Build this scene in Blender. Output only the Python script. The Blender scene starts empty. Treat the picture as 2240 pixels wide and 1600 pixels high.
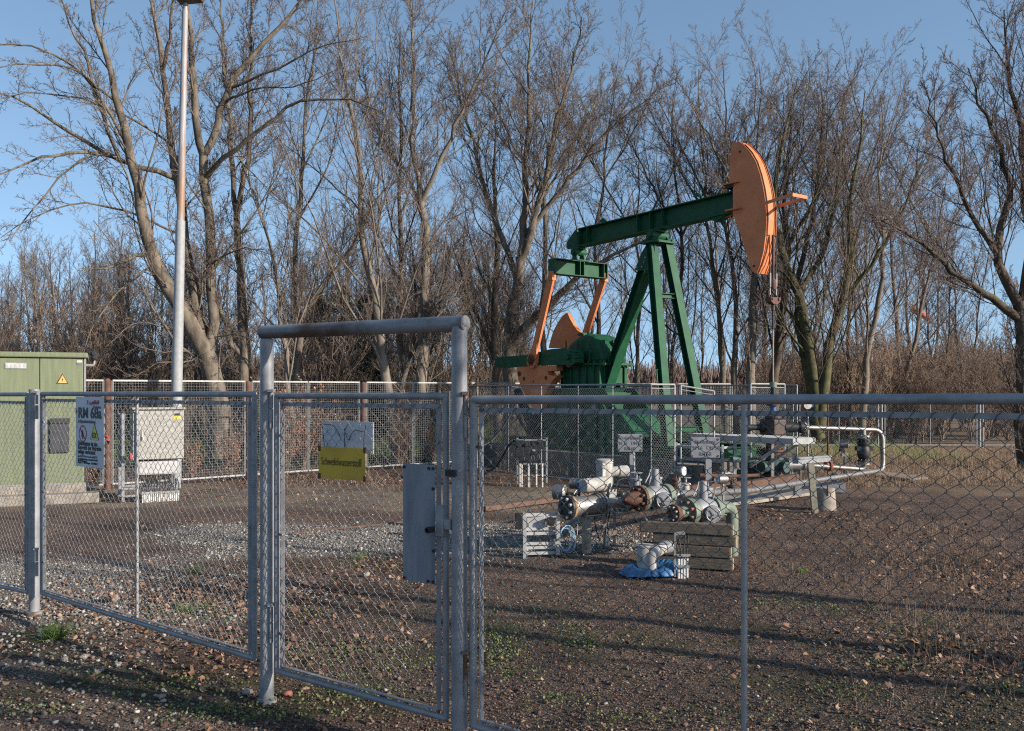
import bpy, math, random
import numpy as np
from mathutils import Vector, Matrix
rng = np.random.default_rng(68); random.seed(68)
PI = math.pi
sc = bpy.context.scene
col = sc.collection

# ---------------------------------------------------------------- camera, sky, sun, exposure
F, CX, HY, H = 2000.0, 1120.0, 855.0, 1.75          # focal length and horizon of the 2240x1600 photograph, eye height
cam_d = bpy.data.cameras.new('camera'); cam = bpy.data.objects.new('camera', cam_d); col.objects.link(cam)
cam.location = (0, 0, H); cam.rotation_euler = (PI/2, 0, 0)
cam_d.sensor_width = 36; cam_d.lens = F/2240*36; cam_d.shift_y = (HY-800)/2240
cam_d.clip_start = .05; cam_d.clip_end = 6000
sc.camera = cam
SUN_AZ, SUN_EL = math.radians(26), math.radians(20)   # azimuth from +X towards the camera
sdir = Vector((math.cos(SUN_AZ)*math.cos(SUN_EL), -math.sin(SUN_AZ)*math.cos(SUN_EL), math.sin(SUN_EL)))
sun_d = bpy.data.lights.new('sun', 'SUN'); sun_d.energy = 4.1; sun_d.angle = math.radians(.53); sun_d.color = (1, .90, .78)
sun = bpy.data.objects.new('sun', sun_d); col.objects.link(sun)
sun.rotation_euler = (-sdir).to_track_quat('-Z', 'Y').to_euler(); sun.location = (20, -10, 20)
w = bpy.data.worlds.new('World'); sc.world = w; w.use_nodes = True
nt = w.node_tree; nt.nodes.clear()
sky = nt.nodes.new('ShaderNodeTexSky'); sky.sky_type = 'NISHITA'; sky.sun_disc = False
sky.sun_elevation = SUN_EL; sky.sun_rotation = PI/2 + SUN_AZ
sky.altitude = 30; sky.air_density = 1.0; sky.dust_density = .6; sky.ozone_density = 1.3
bg = nt.nodes.new('ShaderNodeBackground'); bg.inputs[1].default_value = .132
ow = nt.nodes.new('ShaderNodeOutputWorld')
tcw = nt.nodes.new('ShaderNodeTexCoord'); mpw = nt.nodes.new('ShaderNodeMapping'); mpw.inputs['Location'].default_value = (0, 0, .2)
nt.links.new(tcw.outputs['Generated'], mpw.inputs[0]); nt.links.new(mpw.outputs[0], sky.inputs['Vector']) if 'Vector' in sky.inputs else None
hsw = nt.nodes.new('ShaderNodeHueSaturation'); hsw.inputs['Saturation'].default_value = 1.0; hsw.inputs['Hue'].default_value = .494
nt.links.new(sky.outputs[0], hsw.inputs['Color']); nt.links.new(hsw.outputs[0], bg.inputs[0]); nt.links.new(bg.outputs[0], ow.inputs[0])
sc.view_settings.view_transform = 'Standard'; sc.view_settings.look = 'None'
sc.view_settings.exposure = .8; sc.view_settings.gamma = 1; sc.view_settings.use_curve_mapping = False
sc.cycles.max_bounces = 5; sc.cycles.diffuse_bounces = 2; sc.cycles.glossy_bounces = 2
sc.cycles.transparent_max_bounces = 4; sc.cycles.caustics_reflective = False; sc.cycles.caustics_refractive = False
sc.cycles.use_denoising = False; sc.cycles.pixel_filter_type = 'BLACKMAN_HARRIS'; sc.cycles.filter_width = 1.15

# ---------------------------------------------------------------- pixels of the photograph to points
def W(px, py, d): return np.array([(px-CX)*d/F, d, H-(py-HY)*d/F])
def G(px, py):
    d = F*H/(py-HY); return np.array([(px-CX)*d/F, d, 0.])

# ---------------------------------------------------------------- materials
MATS = {}
def lin(c): return tuple(x/12.92 if x <= .04045 else ((x+.055)/1.055)**2.4 for x in c)
def mat(name, c1, c2=None, scale=8., rough=.6, metal=0., bump=0., bscale=None, detail=6., c3=None, spots=0., lo=.38, hi=.62,
        stretch=(1, 1, 1), island=0., spec=.5, rust=None, rscale=3., rlo=.58, rhi=.66):
    if name in MATS: return MATS[name]
    m = bpy.data.materials.new(name); m.use_nodes = True; MATS[name] = m
    n = m.node_tree.nodes; l = m.node_tree.links; b = n['Principled BSDF']
    b.inputs['Roughness'].default_value = rough; b.inputs['Metallic'].default_value = metal
    b.inputs['Specular IOR Level'].default_value = spec
    if c2 is None: c2 = tuple(x*.72 for x in c1)
    tc = n.new('ShaderNodeTexCoord'); mp = n.new('ShaderNodeMapping'); mp.inputs['Scale'].default_value = stretch
    l.new(tc.outputs['Object'], mp.inputs[0])
    def noise(s, d=detail):
        t = n.new('ShaderNodeTexNoise'); t.inputs['Scale'].default_value = s; t.inputs['Detail'].default_value = d
        t.inputs['Roughness'].default_value = .62; l.new(mp.outputs[0], t.inputs['Vector']); return t
    def ramp(a, b_, ca, cb):
        r = n.new('ShaderNodeValToRGB'); r.color_ramp.elements[0].position = a; r.color_ramp.elements[1].position = b_
        r.color_ramp.elements[0].color = (*ca, 1); r.color_ramp.elements[1].color = (*cb, 1); return r
    t = noise(scale); r = ramp(lo, hi, c2, c1); l.new(t.outputs['Fac'], r.inputs[0]); out = r.outputs[0]
    def mix(fac, a, b_, mode='MIX'):
        x = n.new('ShaderNodeMix'); x.data_type = 'RGBA'; x.blend_type = mode
        if hasattr(fac, 'links') or hasattr(fac, 'is_linked'): l.new(fac, x.inputs[0])
        else: x.inputs[0].default_value = fac
        l.new(a, x.inputs[6])
        if isinstance(b_, tuple): x.inputs[7].default_value = (*b_, 1)
        else: l.new(b_, x.inputs[7])
        return x.outputs[2]
    if rust:
        t3 = noise(rscale, 8.); r3 = ramp(rlo, rhi, (0, 0, 0), (1, 1, 1)); l.new(t3.outputs['Fac'], r3.inputs[0])
        out = mix(r3.outputs[0], out, rust)
    if island:
        g = n.new('ShaderNodeNewGeometry'); r4 = ramp(0, 1, (1-island,)*3, (1+island*.0,)*3)
        l.new(g.outputs['Random Per Island'], r4.inputs[0]); out = mix(1., out, r4.outputs[0], 'MULTIPLY')
    l.new(out, b.inputs['Base Color'])
    if bump:
        t2 = noise(bscale or scale*6, 5.); bn = n.new('ShaderNodeBump'); bn.inputs['Strength'].default_value = bump
        bn.inputs['Distance'].default_value = .01; l.new(t2.outputs['Fac'], bn.inputs['Height']); l.new(bn.outputs[0], b.inputs['Normal'])
    return m
def isl(name, cols, rough=.85, spec=.3, two=False):       # colour picked per loose piece (stones, leaves)
    m = bpy.data.materials.new(name); m.use_nodes = True; MATS[name] = m
    n = m.node_tree.nodes; l = m.node_tree.links; b = n['Principled BSDF']
    g = n.new('ShaderNodeNewGeometry'); r = n.new('ShaderNodeValToRGB'); cr = r.color_ramp
    for i, (p, c) in enumerate(cols):
        e = cr.elements[i] if i < 2 else cr.elements.new(p)
        e.position = p; e.color = (*c, 1)
    l.new(g.outputs['Random Per Island'], r.inputs[0])
    tc = n.new('ShaderNodeTexCoord'); t = n.new('ShaderNodeTexNoise'); t.inputs['Scale'].default_value = 90
    l.new(tc.outputs['Object'], t.inputs['Vector'])
    mr = n.new('ShaderNodeMapRange'); mr.inputs[3].default_value = .6; mr.inputs[4].default_value = 1.35
    l.new(t.outputs['Fac'], mr.inputs[0])
    x = n.new('ShaderNodeMix'); x.data_type = 'RGBA'; x.blend_type = 'MULTIPLY'; x.inputs[0].default_value = 1
    l.new(r.outputs[0], x.inputs[6]); l.new(mr.outputs[0], x.inputs[7]); l.new(x.outputs[2], b.inputs['Base Color'])
    b.inputs['Roughness'].default_value = rough; b.inputs['Specular IOR Level'].default_value = spec
    return m
galv = mat('galvanised_steel', (.285, .29, .30), (.20, .205, .215), 11, .5, .12, .05, 120, rust=(.16, .10, .065), rscale=2.3, rlo=.66, rhi=.78)
galv_rust = mat('galvanised_steel_rusting', (.29, .295, .30), (.20, .205, .21), 11, .55, .12, .05, 120, rust=(.11, .055, .03), rscale=3.2, rlo=.5, rhi=.64)
galv_light = mat('light_galvanised_steel', (.34, .34, .33), (.25, .255, .255), 14, .5, .25, .04, 90)
wire_m = mat('galvanised_wire', (.30, .31, .32), (.18, .19, .21), 30, .4, .5)
wire_green = mat('green_coated_wire', (.11, .145, .145), (.05, .07, .07), 30, .4, .1)
green = mat('green_machine_paint', (.018, .093, .044), (.012, .068, .033), 5, .5, 0, 0, 60, spec=.2, rust=(.03, .035, .02), rscale=4, rlo=.64, rhi=.8)
orange = mat('orange_machine_paint', (.68, .235, .095), (.58, .19, .075), 3, .5, 0, 0, 50, spec=.25, rust=(.42, .14, .06), rscale=1.6, rlo=.68, rhi=.9)
rustm = mat('rusted_steel', (.15, .065, .038), (.075, .035, .022), 18, .8, .1, .5, 90)
rust_light = mat('flaking_rust_steel', (.15, .075, .052), (.09, .045, .032), 10, .85, 0, .4, 70)
dark_iron = mat('blackened_iron', (.030, .030, .032), (.014, .014, .016), 20, .55, .2, .2)
stain = mat('stainless_steel', (.33, .315, .30), (.22, .21, .20), 12, .52, .8, .05, 80, rust=(.35, .24, .16), rscale=9, rlo=.62, rhi=.75)
sage = mat('sage_green_paint', (.17, .205, .155), (.11, .14, .11), 12, .6, 0, .2, 60, rust=(.25, .12, .06), rscale=9, rlo=.6, rhi=.7)
cab_green = mat('weathered_green_cabinet_paint', (.19, .215, .125), (.15, .175, .10), 3.5, .62, 0, .12, 40, stretch=(6, 6, .5))
cab_grey = mat('lichened_grey_cabinet_paint', (.42, .405, .37), (.27, .255, .225), 30, .8, 0, .3, 90)
plastic_grey = mat('grey_plastic', (.46, .45, .45), (.40, .39, .39), 8, .5)
white_pvc = mat('white_plastic_conduit', (.62, .61, .58), (.46, .45, .42), 14, .45)
off_white = mat('chalky_white_paint', (.48, .455, .42), (.30, .28, .25), 16, .7, 0, .2, 60, rust=(.25, .13, .08), rscale=8, rlo=.62, rhi=.72)
concrete = mat('weathered_concrete', (.33, .29, .24), (.20, .175, .15), 7, .9, 0, .5, 40)
concrete_dark = mat('dark_concrete', (.15, .14, .12), (.07, .07, .06), 5, .95, 0, .5, 40)  # darker mottled concrete for the pump foundation
wood_old = mat('weathered_timber', (.17, .135, .10), (.075, .058, .045), 9, .9, 0, .8, 40, stretch=(1, 1, 9))
timber_end = mat('timber_end_grain', (.36, .27, .17), (.22, .16, .10), 12, .9, 0, .5)
black_rub = mat('black_rubber', (.018, .018, .019), (.010, .010, .011), 12, .6)
blue_paint = mat('blue_plastic', (.03, .13, .34), (.02, .09, .25), 12, .4)
tarp_m = mat('blue_tarpaulin', (.035, .15, .32), (.022, .10, .23), 9, .42, 0, .3, 30)
sign_white = mat('dusty_white_enamel', (.60, .61, .64), (.52, .53, .56), 6, .5)
sign_grey = mat('faded_grey_sign_plastic', (.22, .23, .25), (.16, .17, .19), 10, .7)
yellow = mat('faded_yellow_enamel', (.58, .37, .022), (.46, .29, .02), 5, .5, 0, .15, 30, rust=(.09, .05, .03), rscale=3, rlo=.66, rhi=.74)
yellow2 = mat('warning_yellow', (.75, .62, .05), (.62, .5, .05), 9, .5)
yell_orange = mat('weathered_warning_yellow', (.70, .45, .14), (.55, .33, .10), 9, .6)
yellow_text = mat('worn_dark_relief', (.16, .11, .02), (.10, .07, .015), 20, .6)
grey_text = mat('sun_bleached_lettering', (.125, .132, .145), (.09, .095, .105), 20, .7)
black_ink = mat('black_print', (.015, .015, .017), (.012, .012, .014), 9, .5)
grey_ink = mat('grey_print', (.16, .17, .19), (.12, .13, .14), 9, .5)
red_ink = mat('red_print', (.36, .025, .03), (.30, .02, .025), 9, .5)
rag_red = mat('red_plastic_tape', (.55, .05, .06), (.40, .04, .05), 9, .5)
bark = mat('grey_brown_bark', (.195, .160, .122), (.07, .056, .043), 5, .95, 0, 1., 22, stretch=(1, 1, .45), rust=(.20, .19, .075), rscale=2.6, rlo=.6, rhi=.72)
bark_pale = mat('pale_smooth_bark', (.215, .180, .145), (.12, .10, .08), 5, .9, 0, .6, 30, stretch=(1, 1, .5), rust=(.20, .19, .10), rscale=3, rlo=.6, rhi=.72)
bark_dark = mat('dark_damp_bark', (.110, .085, .062), (.042, .033, .026), 6, .95, 0, .9, 30, stretch=(1, 1, .4), rust=(.10, .10, .035), rscale=2, rlo=.58, rhi=.7)
twig = mat('bare_twigs', (.185, .145, .118), (.11, .085, .070), 2.5, .9)
twig_red = mat('reddish_bare_twigs', (.19, .140, .118), (.115, .085, .072), 1.2, .9)
bark_moss = mat('mossy_branch_bark', (.20, .17, .105), (.11, .09, .062), 8, .95, 0, .5, 40)

# ---------------------------------------------------------------- mesh building
def root_of(o):
    while o.parent: o = o.parent
    return o
def tag(o, label=None, cat=None, group=None, kind=None):
    if label: o['label'] = label
    if cat: o['category'] = cat
    if group: o['group'] = group
    if kind: o['kind'] = kind
    return o
def thing(name, loc, label, cat, group=None, kind=None):
    o = bpy.data.objects.new(name, None); col.objects.link(o); o.location = [float(x) for x in loc]; o.empty_display_size = .2
    return tag(o, label, cat, group, kind)
def link_mesh(name, me, m, parent, smooth):
    ms = m if isinstance(m, (list, tuple)) else [m]
    for x in ms: me.materials.append(x)
    if smooth: me.shade_smooth()
    o = bpy.data.objects.new(name, me); col.objects.link(o)
    if parent: o.parent = parent
    return o
def np_mesh(name, V, Q, m, parent=None, smooth=False):      # V (n,3), Q (k,3|4)
    V = np.asarray(V, dtype=np.float64)
    if parent: V = V - np.array(root_of(parent).location)
    me = bpy.data.meshes.new(name); me.vertices.add(len(V)); me.vertices.foreach_set('co', V.astype(np.float32).ravel())
    k = Q.shape[1]; me.loops.add(Q.size); me.loops.foreach_set('vertex_index', Q.astype(np.int32).ravel())
    me.polygons.add(len(Q)); me.polygons.foreach_set('loop_start', np.arange(0, Q.size, k, dtype=np.int32))
    me.update(calc_edges=True)
    return link_mesh(name, me, m, parent, smooth)
def tubes(P, R, s=3):                                       # P (N,K,3), R (N,K) -> verts, quads
    N, K, _ = P.shape
    T = np.empty_like(P); T[:, 1:-1] = P[:, 2:]-P[:, :-2]; T[:, 0] = P[:, 1]-P[:, 0]; T[:, -1] = P[:, -1]-P[:, -2]
    T /= np.linalg.norm(T, axis=2, keepdims=True)+1e-9
    D = P[:, -1]-P[:, 0]; ref = np.where(np.abs(D[:, 2:3]) > .8*np.linalg.norm(D, axis=1, keepdims=True), np.array([[1., .13, 0]]), np.array([[.1, 0, 1.]]))
    A = np.cross(T, ref[:, None, :]); A /= np.linalg.norm(A, axis=2, keepdims=True)+1e-9; B = np.cross(T, A)
    a = np.arange(s)*2*PI/s
    V = P[:, :, None, :] + R[:, :, None, None]*(np.cos(a)[None, None, :, None]*A[:, :, None, :]+np.sin(a)[None, None, :, None]*B[:, :, None, :])
    idx = np.arange(N*K*s).reshape(N, K, s); nx = np.roll(idx, -1, axis=2)
    Q = np.stack([idx[:, :-1], nx[:, :-1], nx[:, 1:], idx[:, 1:]], axis=-1).reshape(-1, 4)
    return V.reshape(-1, 3), Q
def join(lst):
    Vs, Qs, o = [], [], 0
    for V, Q in lst: Vs.append(V); Qs.append(Q+o); o += len(V)
    return np.concatenate(Vs), np.concatenate(Qs)
class MB:
    def __init__(s): s.v = []; s.f = []; s.mi = []; s.cur = 0
    def add(s, vs, fs):
        o = len(s.v); s.v += [tuple(float(c) for c in p) for p in vs]; s.f += [tuple(i+o for i in f) for f in fs]; s.mi += [s.cur]*len(fs); return s
    def hexa(s, p):                                         # 8 corners: bottom 4 ccw, top 4 ccw
        return s.add(p, [(3, 2, 1, 0), (4, 5, 6, 7), (0, 1, 5, 4), (1, 2, 6, 5), (2, 3, 7, 6), (3, 0, 4, 7)])
    def box(s, c, size, ax=(1, 0, 0), ay=None, az=(0, 0, 1)):   # centre, full size, local axes
        c = np.array(c, float); ax = np.array(ax, float); ax /= np.linalg.norm(ax); az = np.array(az, float); az /= np.linalg.norm(az)
        ay = np.cross(az, ax) if ay is None else np.array(ay, float); ay /= np.linalg.norm(ay)
        if np.dot(np.cross(ax, ay), az) < 0: ay = -ay
        x, y, z = [np.array(q)*d/2 for q, d in zip((ax, ay, az), size)]
        return s.hexa([c-x-y-z, c+x-y-z, c+x+y-z, c-x+y-z, c-x-y+z, c+x-y+z, c+x+y+z, c-x+y+z])
    def bar(s, a, b, w_, h_, up=(0, 0, 1)):                 # box between two points
        a = np.array(a, float); b = np.array(b, float); d = b-a; L = np.linalg.norm(d); d /= L
        up = np.array(up, float); sd = np.cross(d, up)
        if np.linalg.norm(sd) < 1e-3: sd = np.cross(d, (1, 0, 0))
        sd /= np.linalg.norm(sd); u2 = np.cross(sd, d)
        return s.box((a+b)/2, (L, w_, h_), d, -sd, u2)
    def ibeam(s, a, b, w_, h_, t, up=(0, 0, 1)):            # H section: two flanges and a web
        a = np.array(a, float); b = np.array(b, float); d = (b-a)/np.linalg.norm(b-a)
        up = np.array(up, float); sd = np.cross(d, up); sd /= np.linalg.norm(sd); u2 = np.cross(sd, d)
        for k in (-1, 1): s.bar(a+u2*k*(h_-t)/2, b+u2*k*(h_-t)/2, w_, t, u2)
        return s.bar(a, b, t, h_-2*t, u2)
    def tube(s, pts, r, n=12, caps=True):
        P = np.array(pts, float); K = len(P); R = np.full(K, r) if np.isscalar(r) else np.array(r, float)
        T = np.zeros_like(P)
        if K > 2: T[1:-1] = [a/(np.linalg.norm(a)+1e-9)+b/(np.linalg.norm(b)+1e-9) for a, b in zip(P[1:-1]-P[:-2], P[2:]-P[1:-1])]
        T[0] = P[1]-P[0]; T[-1] = P[-1]-P[-2]; T /= np.linalg.norm(T, axis=1, keepdims=True)+1e-12
        ref = np.array([0, 0, 1.]) if abs(T[0][2]) < .9 else np.array([1., 0, 0])
        A = np.cross(T[0], ref); A /= np.linalg.norm(A); vs = []
        for k in range(K):
            A = A-T[k]*np.dot(A, T[k]); A /= np.linalg.norm(A); B = np.cross(T[k], A)
            for i in range(n):
                a = 2*PI*i/n; vs.append(P[k]+R[k]*(math.cos(a)*A+math.sin(a)*B))
        fs = [(k*n+i, k*n+(i+1) % n, (k+1)*n+(i+1) % n, (k+1)*n+i) for k in range(K-1) for i in range(n)]
        if caps: fs += [tuple(range(n-1, -1, -1)), tuple((K-1)*n+i for i in range(n))]
        return s.add(vs, fs)
    def cyl(s, c, ax, r, h, n=20): c = np.array(c, float); ax = np.array(ax, float); ax /= np.linalg.norm(ax); return s.tube([c-ax*h/2, c+ax*h/2], r, n)
    def lathe(s, c, ax, prof, n=24):                        # prof: (along axis, radius)
        c = np.array(c, float); ax = np.array(ax, float); ax /= np.linalg.norm(ax)
        ref = np.array([0, 0, 1.]) if abs(ax[2]) < .9 else np.array([1., 0, 0])
        A = np.cross(ax, ref); A /= np.linalg.norm(A); B = np.cross(ax, A); vs = []
        for h_, r in prof:
            for i in range(n):
                a = 2*PI*i/n; vs.append(c+ax*h_+max(r, 1e-4)*(math.cos(a)*A+math.sin(a)*B))
        K = len(prof); fs = [(k*n+i, k*n+(i+1) % n, (k+1)*n+(i+1) % n, (k+1)*n+i) for k in range(K-1) for i in range(n)]
        fs += [tuple(range(n-1, -1, -1)), tuple((K-1)*n+i for i in range(n))]
        return s.add(vs, fs)
    def prism(s, outline, off):                             # 3D outline points extruded by a vector
        n = len(outline); a = [np.array(p, float) for p in outline]; off = np.array(off, float)
        nrm = np.zeros(3)
        for i in range(n): nrm += np.cross(a[i], a[(i+1) % n])
        if np.dot(nrm, off) > 0: fs = [tuple(range(n-1, -1, -1)), tuple(range(n, 2*n))]+[(i, (i+1) % n, n+(i+1) % n, n+i) for i in range(n)]
        else: fs = [tuple(range(n)), tuple(range(2*n-1, n-1, -1))]+[((i+1) % n, i, n+i, n+(i+1) % n) for i in range(n)]
        return s.add(a+[p+off for p in a], fs)
    def ball(s, c, r, n=10, sq=(1, 1, 1)):
        c = np.array(c, float); vs = [c+np.array((0, 0, -r*sq[2]))]
        for j in range(1, n//2):
            ph = -PI/2+PI*j/(n//2)
            for i in range(n): a = 2*PI*i/n; vs.append(c+r*np.array((math.cos(ph)*math.cos(a)*sq[0], math.cos(ph)*math.sin(a)*sq[1], math.sin(ph)*sq[2])))
        vs.append(c+np.array((0, 0, r*sq[2]))); m_ = n//2-1; fs = [(0, 1+(i+1) % n, 1+i) for i in range(n)]
        fs += [(1+j*n+i, 1+j*n+(i+1) % n, 1+(j+1)*n+(i+1) % n, 1+(j+1)*n+i) for j in range(m_-1) for i in range(n)]
        fs += [(1+(m_-1)*n+i, 1+(m_-1)*n+(i+1) % n, 1+m_*n) for i in range(n)]
        return s.add(vs, fs)
    def build(s, name, m, parent=None, smooth=False, bevel=0, label=None):
        o_ = np.array(root_of(parent).location) if parent else np.zeros(3)
        me = bpy.data.meshes.new(name); me.from_pydata([tuple(np.array(p)-o_) for p in s.v], [], s.f); me.update()
        ob = link_mesh(name, me, m, parent, False)
        if any(s.mi): me.polygons.foreach_set('material_index', s.mi)
        if smooth:
            me.shade_smooth()
            try: me.set_sharp_from_angle(angle=math.radians(38))
            except Exception: pass
        if bevel:
            b = ob.modifiers.new('bevel', 'BEVEL'); b.width = bevel; b.segments = 2; b.limit_method = 'ANGLE'; b.harden_normals = False
        if label: ob['label'] = label
        return ob
def arc(pts, r=.06, n=5):                                   # polyline with rounded corners
    P = [np.array(p, float) for p in pts]; out = [P[0]]
    for a, b, c in zip(P[:-2], P[1:-1], P[2:]):
        u = (a-b)/np.linalg.norm(a-b); v = (c-b)/np.linalg.norm(c-b); q = min(r, .45*np.linalg.norm(a-b), .45*np.linalg.norm(c-b))
        for k in range(n+1):
            t = k/n; out.append((1-t)**2*(b+u*q)+2*t*(1-t)*b+t*t*(b+v*q))
    return out+[P[-1]]
def text(body, name, origin, xdir, ydir, size, m, parent, align='LEFT', bold=0., ext=.0008, xs=1.):
    c = bpy.data.curves.new(name, 'FONT'); c.body = body; c.size = size; c.align_x = align; c.offset = bold; c.extrude = ext
    o = bpy.data.objects.new(name, c); col.objects.link(o); c.materials.append(m)
    x = Vector(xdir).normalized(); y = Vector(ydir).normalized(); z = x.cross(y)
    M = Matrix((x*xs, y, z)).transposed().to_4x4(); M.translation = Vector([float(q) for q in origin])-(Vector(root_of(parent).location) if parent else Vector())
    me = bpy.data.meshes.new_from_object(o); bpy.data.objects.remove(o); me.transform(M)
    o = bpy.data.objects.new(name, me); col.objects.link(o)
    if parent: o.parent = parent
    return o
def copy_tree(o, parent=None):
    c = o.copy(); col.objects.link(c); c.parent = parent
    for ch in list(o.children): copy_tree(ch, c)
    return c
def vnoise(x, y, s, seed=0):                                # smooth value noise on a lattice
    g = np.random.default_rng(seed).random((97, 97)); x = np.asarray(x)/s; y = np.asarray(y)/s
    xi = np.floor(x).astype(int); yi = np.floor(y).astype(int); fx = x-xi; fy = y-yi; fx = fx*fx*(3-2*fx); fy = fy*fy*(3-2*fy)
    q = lambda a, b: g[a % 97, b % 97]
    return (q(xi, yi)*(1-fx)+q(xi+1, yi)*fx)*(1-fy)+(q(xi, yi+1)*(1-fx)+q(xi+1, yi+1)*fx)*fy

# ---------------------------------------------------------------- ground: one sheet to the horizon, zones as real material zones
def smooth(a, b, x): t = np.clip((x-a)/(b-a), 0, 1); return t*t*(3-2*t)
def seg_d(x, y, a, b):
    ax, ay = a; bx, by = b; t = np.clip(((x-ax)*(bx-ax)+(y-ay)*(by-ay))/((bx-ax)**2+(by-ay)**2), 0, 1)
    return np.hypot(x-ax-t*(bx-ax), y-ay-t*(by-ay))
def zones(x, y):
    n1 = vnoise(x, y, 1.3, 1)+.5*vnoise(x, y, .45, 2)+.3*vnoise(x, y, .17, 3); n1 = n1/1.8-.5
    lg = 1-smooth(.75, 1.7, seg_d(x, y, (-3.0, 10.9), (.6, 10.9))+n1*1.5)            # pale gravel apron
    lg = np.maximum(lg, .85*(1-smooth(.5, 1.5, seg_d(x, y, (-5.6, 8.4), (-2.9, 8.0))+n1*1.6)))
    lg = np.maximum(lg, .38*(1-smooth(.3, 1.5, seg_d(x, y, (-6.0, 6.9), (-3.2, 6.3))+n1*2.0)))
    lg = np.maximum(lg, .22*(1-smooth(.3, 1.2, seg_d(x, y, (-3.2, 5.4), (-2.2, 4.9))+n1*2.0)))
    path = 1-smooth(1.1, 2.0, seg_d(x, y, (-9, 15.8), (.8, 14.6))+n1*1.1)             # trodden sandy strip
    grass = smooth(20.8, 22.5, y+n1)*(x < 9)
    dry = smooth(15.5, 17.5, y+.12*x+n1*3)*smooth(5.5, 7.5, x+n1*2)
    moss = smooth(.55, .8, vnoise(x, y, .9, 7)*.6+vnoise(x, y, .23, 8)*.5)*(1-smooth(6.5, 8.5, y))
    return lg, path, np.clip(grass, 0, 1), dry, moss
def height(x, y):
    near = 1-smooth(30, 60, y)
    return near*((vnoise(x, y, 2.1, 11)-.5)*.05+(vnoise(x, y, .5, 12)-.5)*.022+(vnoise(x, y, .13, 13)-.5)*.012)
def axis(lo, hi, st, far, k=1.18):
    a = list(np.arange(lo, hi, st)); s = st; x = hi
    while x < far: a.append(x); s *= k; x += s
    s = st; x = lo-st
    while x > -far: a.insert(0, x); s *= k; x -= s
    return np.array(a)
gx = axis(-6.5, 6.5, .045, 3000); gy = axis(4.0, 13.5, .045, 3000)
GX, GY = np.meshgrid(gx, gy); GZ = height(GX, GY)-.006
nx_, ny_ = len(gx), len(gy); ii = np.arange(nx_*ny_).reshape(ny_, nx_)
ground_V = np.stack([GX, GY, GZ], -1).reshape(-1, 3)
ground_Q = np.stack([ii[:-1, :-1], ii[:-1, 1:], ii[1:, 1:], ii[1:, :-1]], -1).reshape(-1, 4)
gm = bpy.data.materials.new('brown_lava_gravel_ground'); gm.use_nodes = True
n = gm.node_tree.nodes; l = gm.node_tree.links; b = n['Principled BSDF']; b.inputs['Roughness'].default_value = .95; b.inputs['Specular IOR Level'].default_value = .2
tc = n.new('ShaderNodeTexCoord')
def gn(s, d=8., r=.7):
    t = n.new('ShaderNodeTexNoise'); t.inputs['Scale'].default_value = s; t.inputs['Detail'].default_value = d; t.inputs['Roughness'].default_value = r
    l.new(tc.outputs['Object'], t.inputs['Vector']); return t.outputs['Fac']
def gr(fac, *st):
    r = n.new('ShaderNodeValToRGB'); cr = r.color_ramp
    for i, (p, c) in enumerate(st):
        e = cr.elements[i] if i < 2 else cr.elements.new(p)
        e.position = p; e.color = (*c, 1)
    l.new(fac, r.inputs[0]); return r.outputs[0]
def gmix(fac, a, b_):
    x = n.new('ShaderNodeMix'); x.data_type = 'RGBA'
    l.new(fac, x.inputs[0]); l.new(a, x.inputs[6]); l.new(b_, x.inputs[7]); return x.outputs[2]
vor = n.new('ShaderNodeTexVoronoi'); vor.inputs['Scale'].default_value = 70; l.new(tc.outputs['Object'], vor.inputs['Vector'])
hs = n.new('ShaderNodeSeparateColor'); l.new(vor.outputs['Color'], hs.inputs[0])
base = gr(gn(14), (.3, (0.075, 0.048, 0.036)), (.5, (0.138, 0.091, 0.068)), (.72, (0.225, 0.156, 0.114)))
peb = gr(hs.outputs[0], (0, (0.049, 0.032, 0.025)), (.5, (0.140, 0.090, 0.068)), (.9, (0.224, 0.158, 0.120)), (1., (0.476, 0.396, 0.312)))
mx = n.new('ShaderNodeMix'); mx.data_type = 'RGBA'; mx.inputs[0].default_value = .7; l.new(base, mx.inputs[6]); l.new(peb, mx.inputs[7]); c = mx.outputs[2]
def attr(a): t = n.new('ShaderNodeAttribute'); t.attribute_name = a; return t.outputs['Fac']
c = gmix(attr('pale'), c, gr(hs.outputs[1], (0, (.12, .105, .09)), (.5, (.26, .235, .205)), (1, (.45, .42, .38))))
c = gmix(attr('sand'), c, gr(gn(9), (.3, (.18, .14, .10)), (.7, (.31, .245, .185))))
c = gmix(attr('grass'), c, gr(gn(3.0), (.35, (.060, .085, .030)), (.5, (.085, .115, .040)), (.7, (.15, .13, .07))))
c = gmix(attr('dry'), c, gr(gn(6), (.3, (.17, .115, .075)), (.7, (.32, .235, .16))))
c = gmix(attr('moss'), c, gr(gn(25), (.3, (.045, .058, .020)), (.7, (.085, .082, .040))))
big = gr(gn(.9, 5., .6), (.36, (.66, .66, .66)), (.5, (1., 1., 1.)), (.68, (1.35, 1.30, 1.22)))
mb = n.new('ShaderNodeMix'); mb.data_type = 'RGBA'; mb.blend_type = 'MULTIPLY'; mb.inputs[0].default_value = 1; l.new(c, mb.inputs[6]); l.new(big, mb.inputs[7]); c = mb.outputs[2]
l.new(c, b.inputs['Base Color'])
bn = n.new('ShaderNodeBump'); bn.inputs['Strength'].default_value = 1.; bn.inputs['Distance'].default_value = .02
l.new(vor.outputs['Distance'], bn.inputs['Height']); bn.invert = True
bn2 = n.new('ShaderNodeBump'); bn2.inputs['Strength'].default_value = .8; bn2.inputs['Distance'].default_value = .03; l.new(gn(22), bn2.inputs['Height'])
l.new(bn.outputs[0], bn2.inputs['Normal']); l.new(bn2.outputs[0], b.inputs['Normal'])
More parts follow.
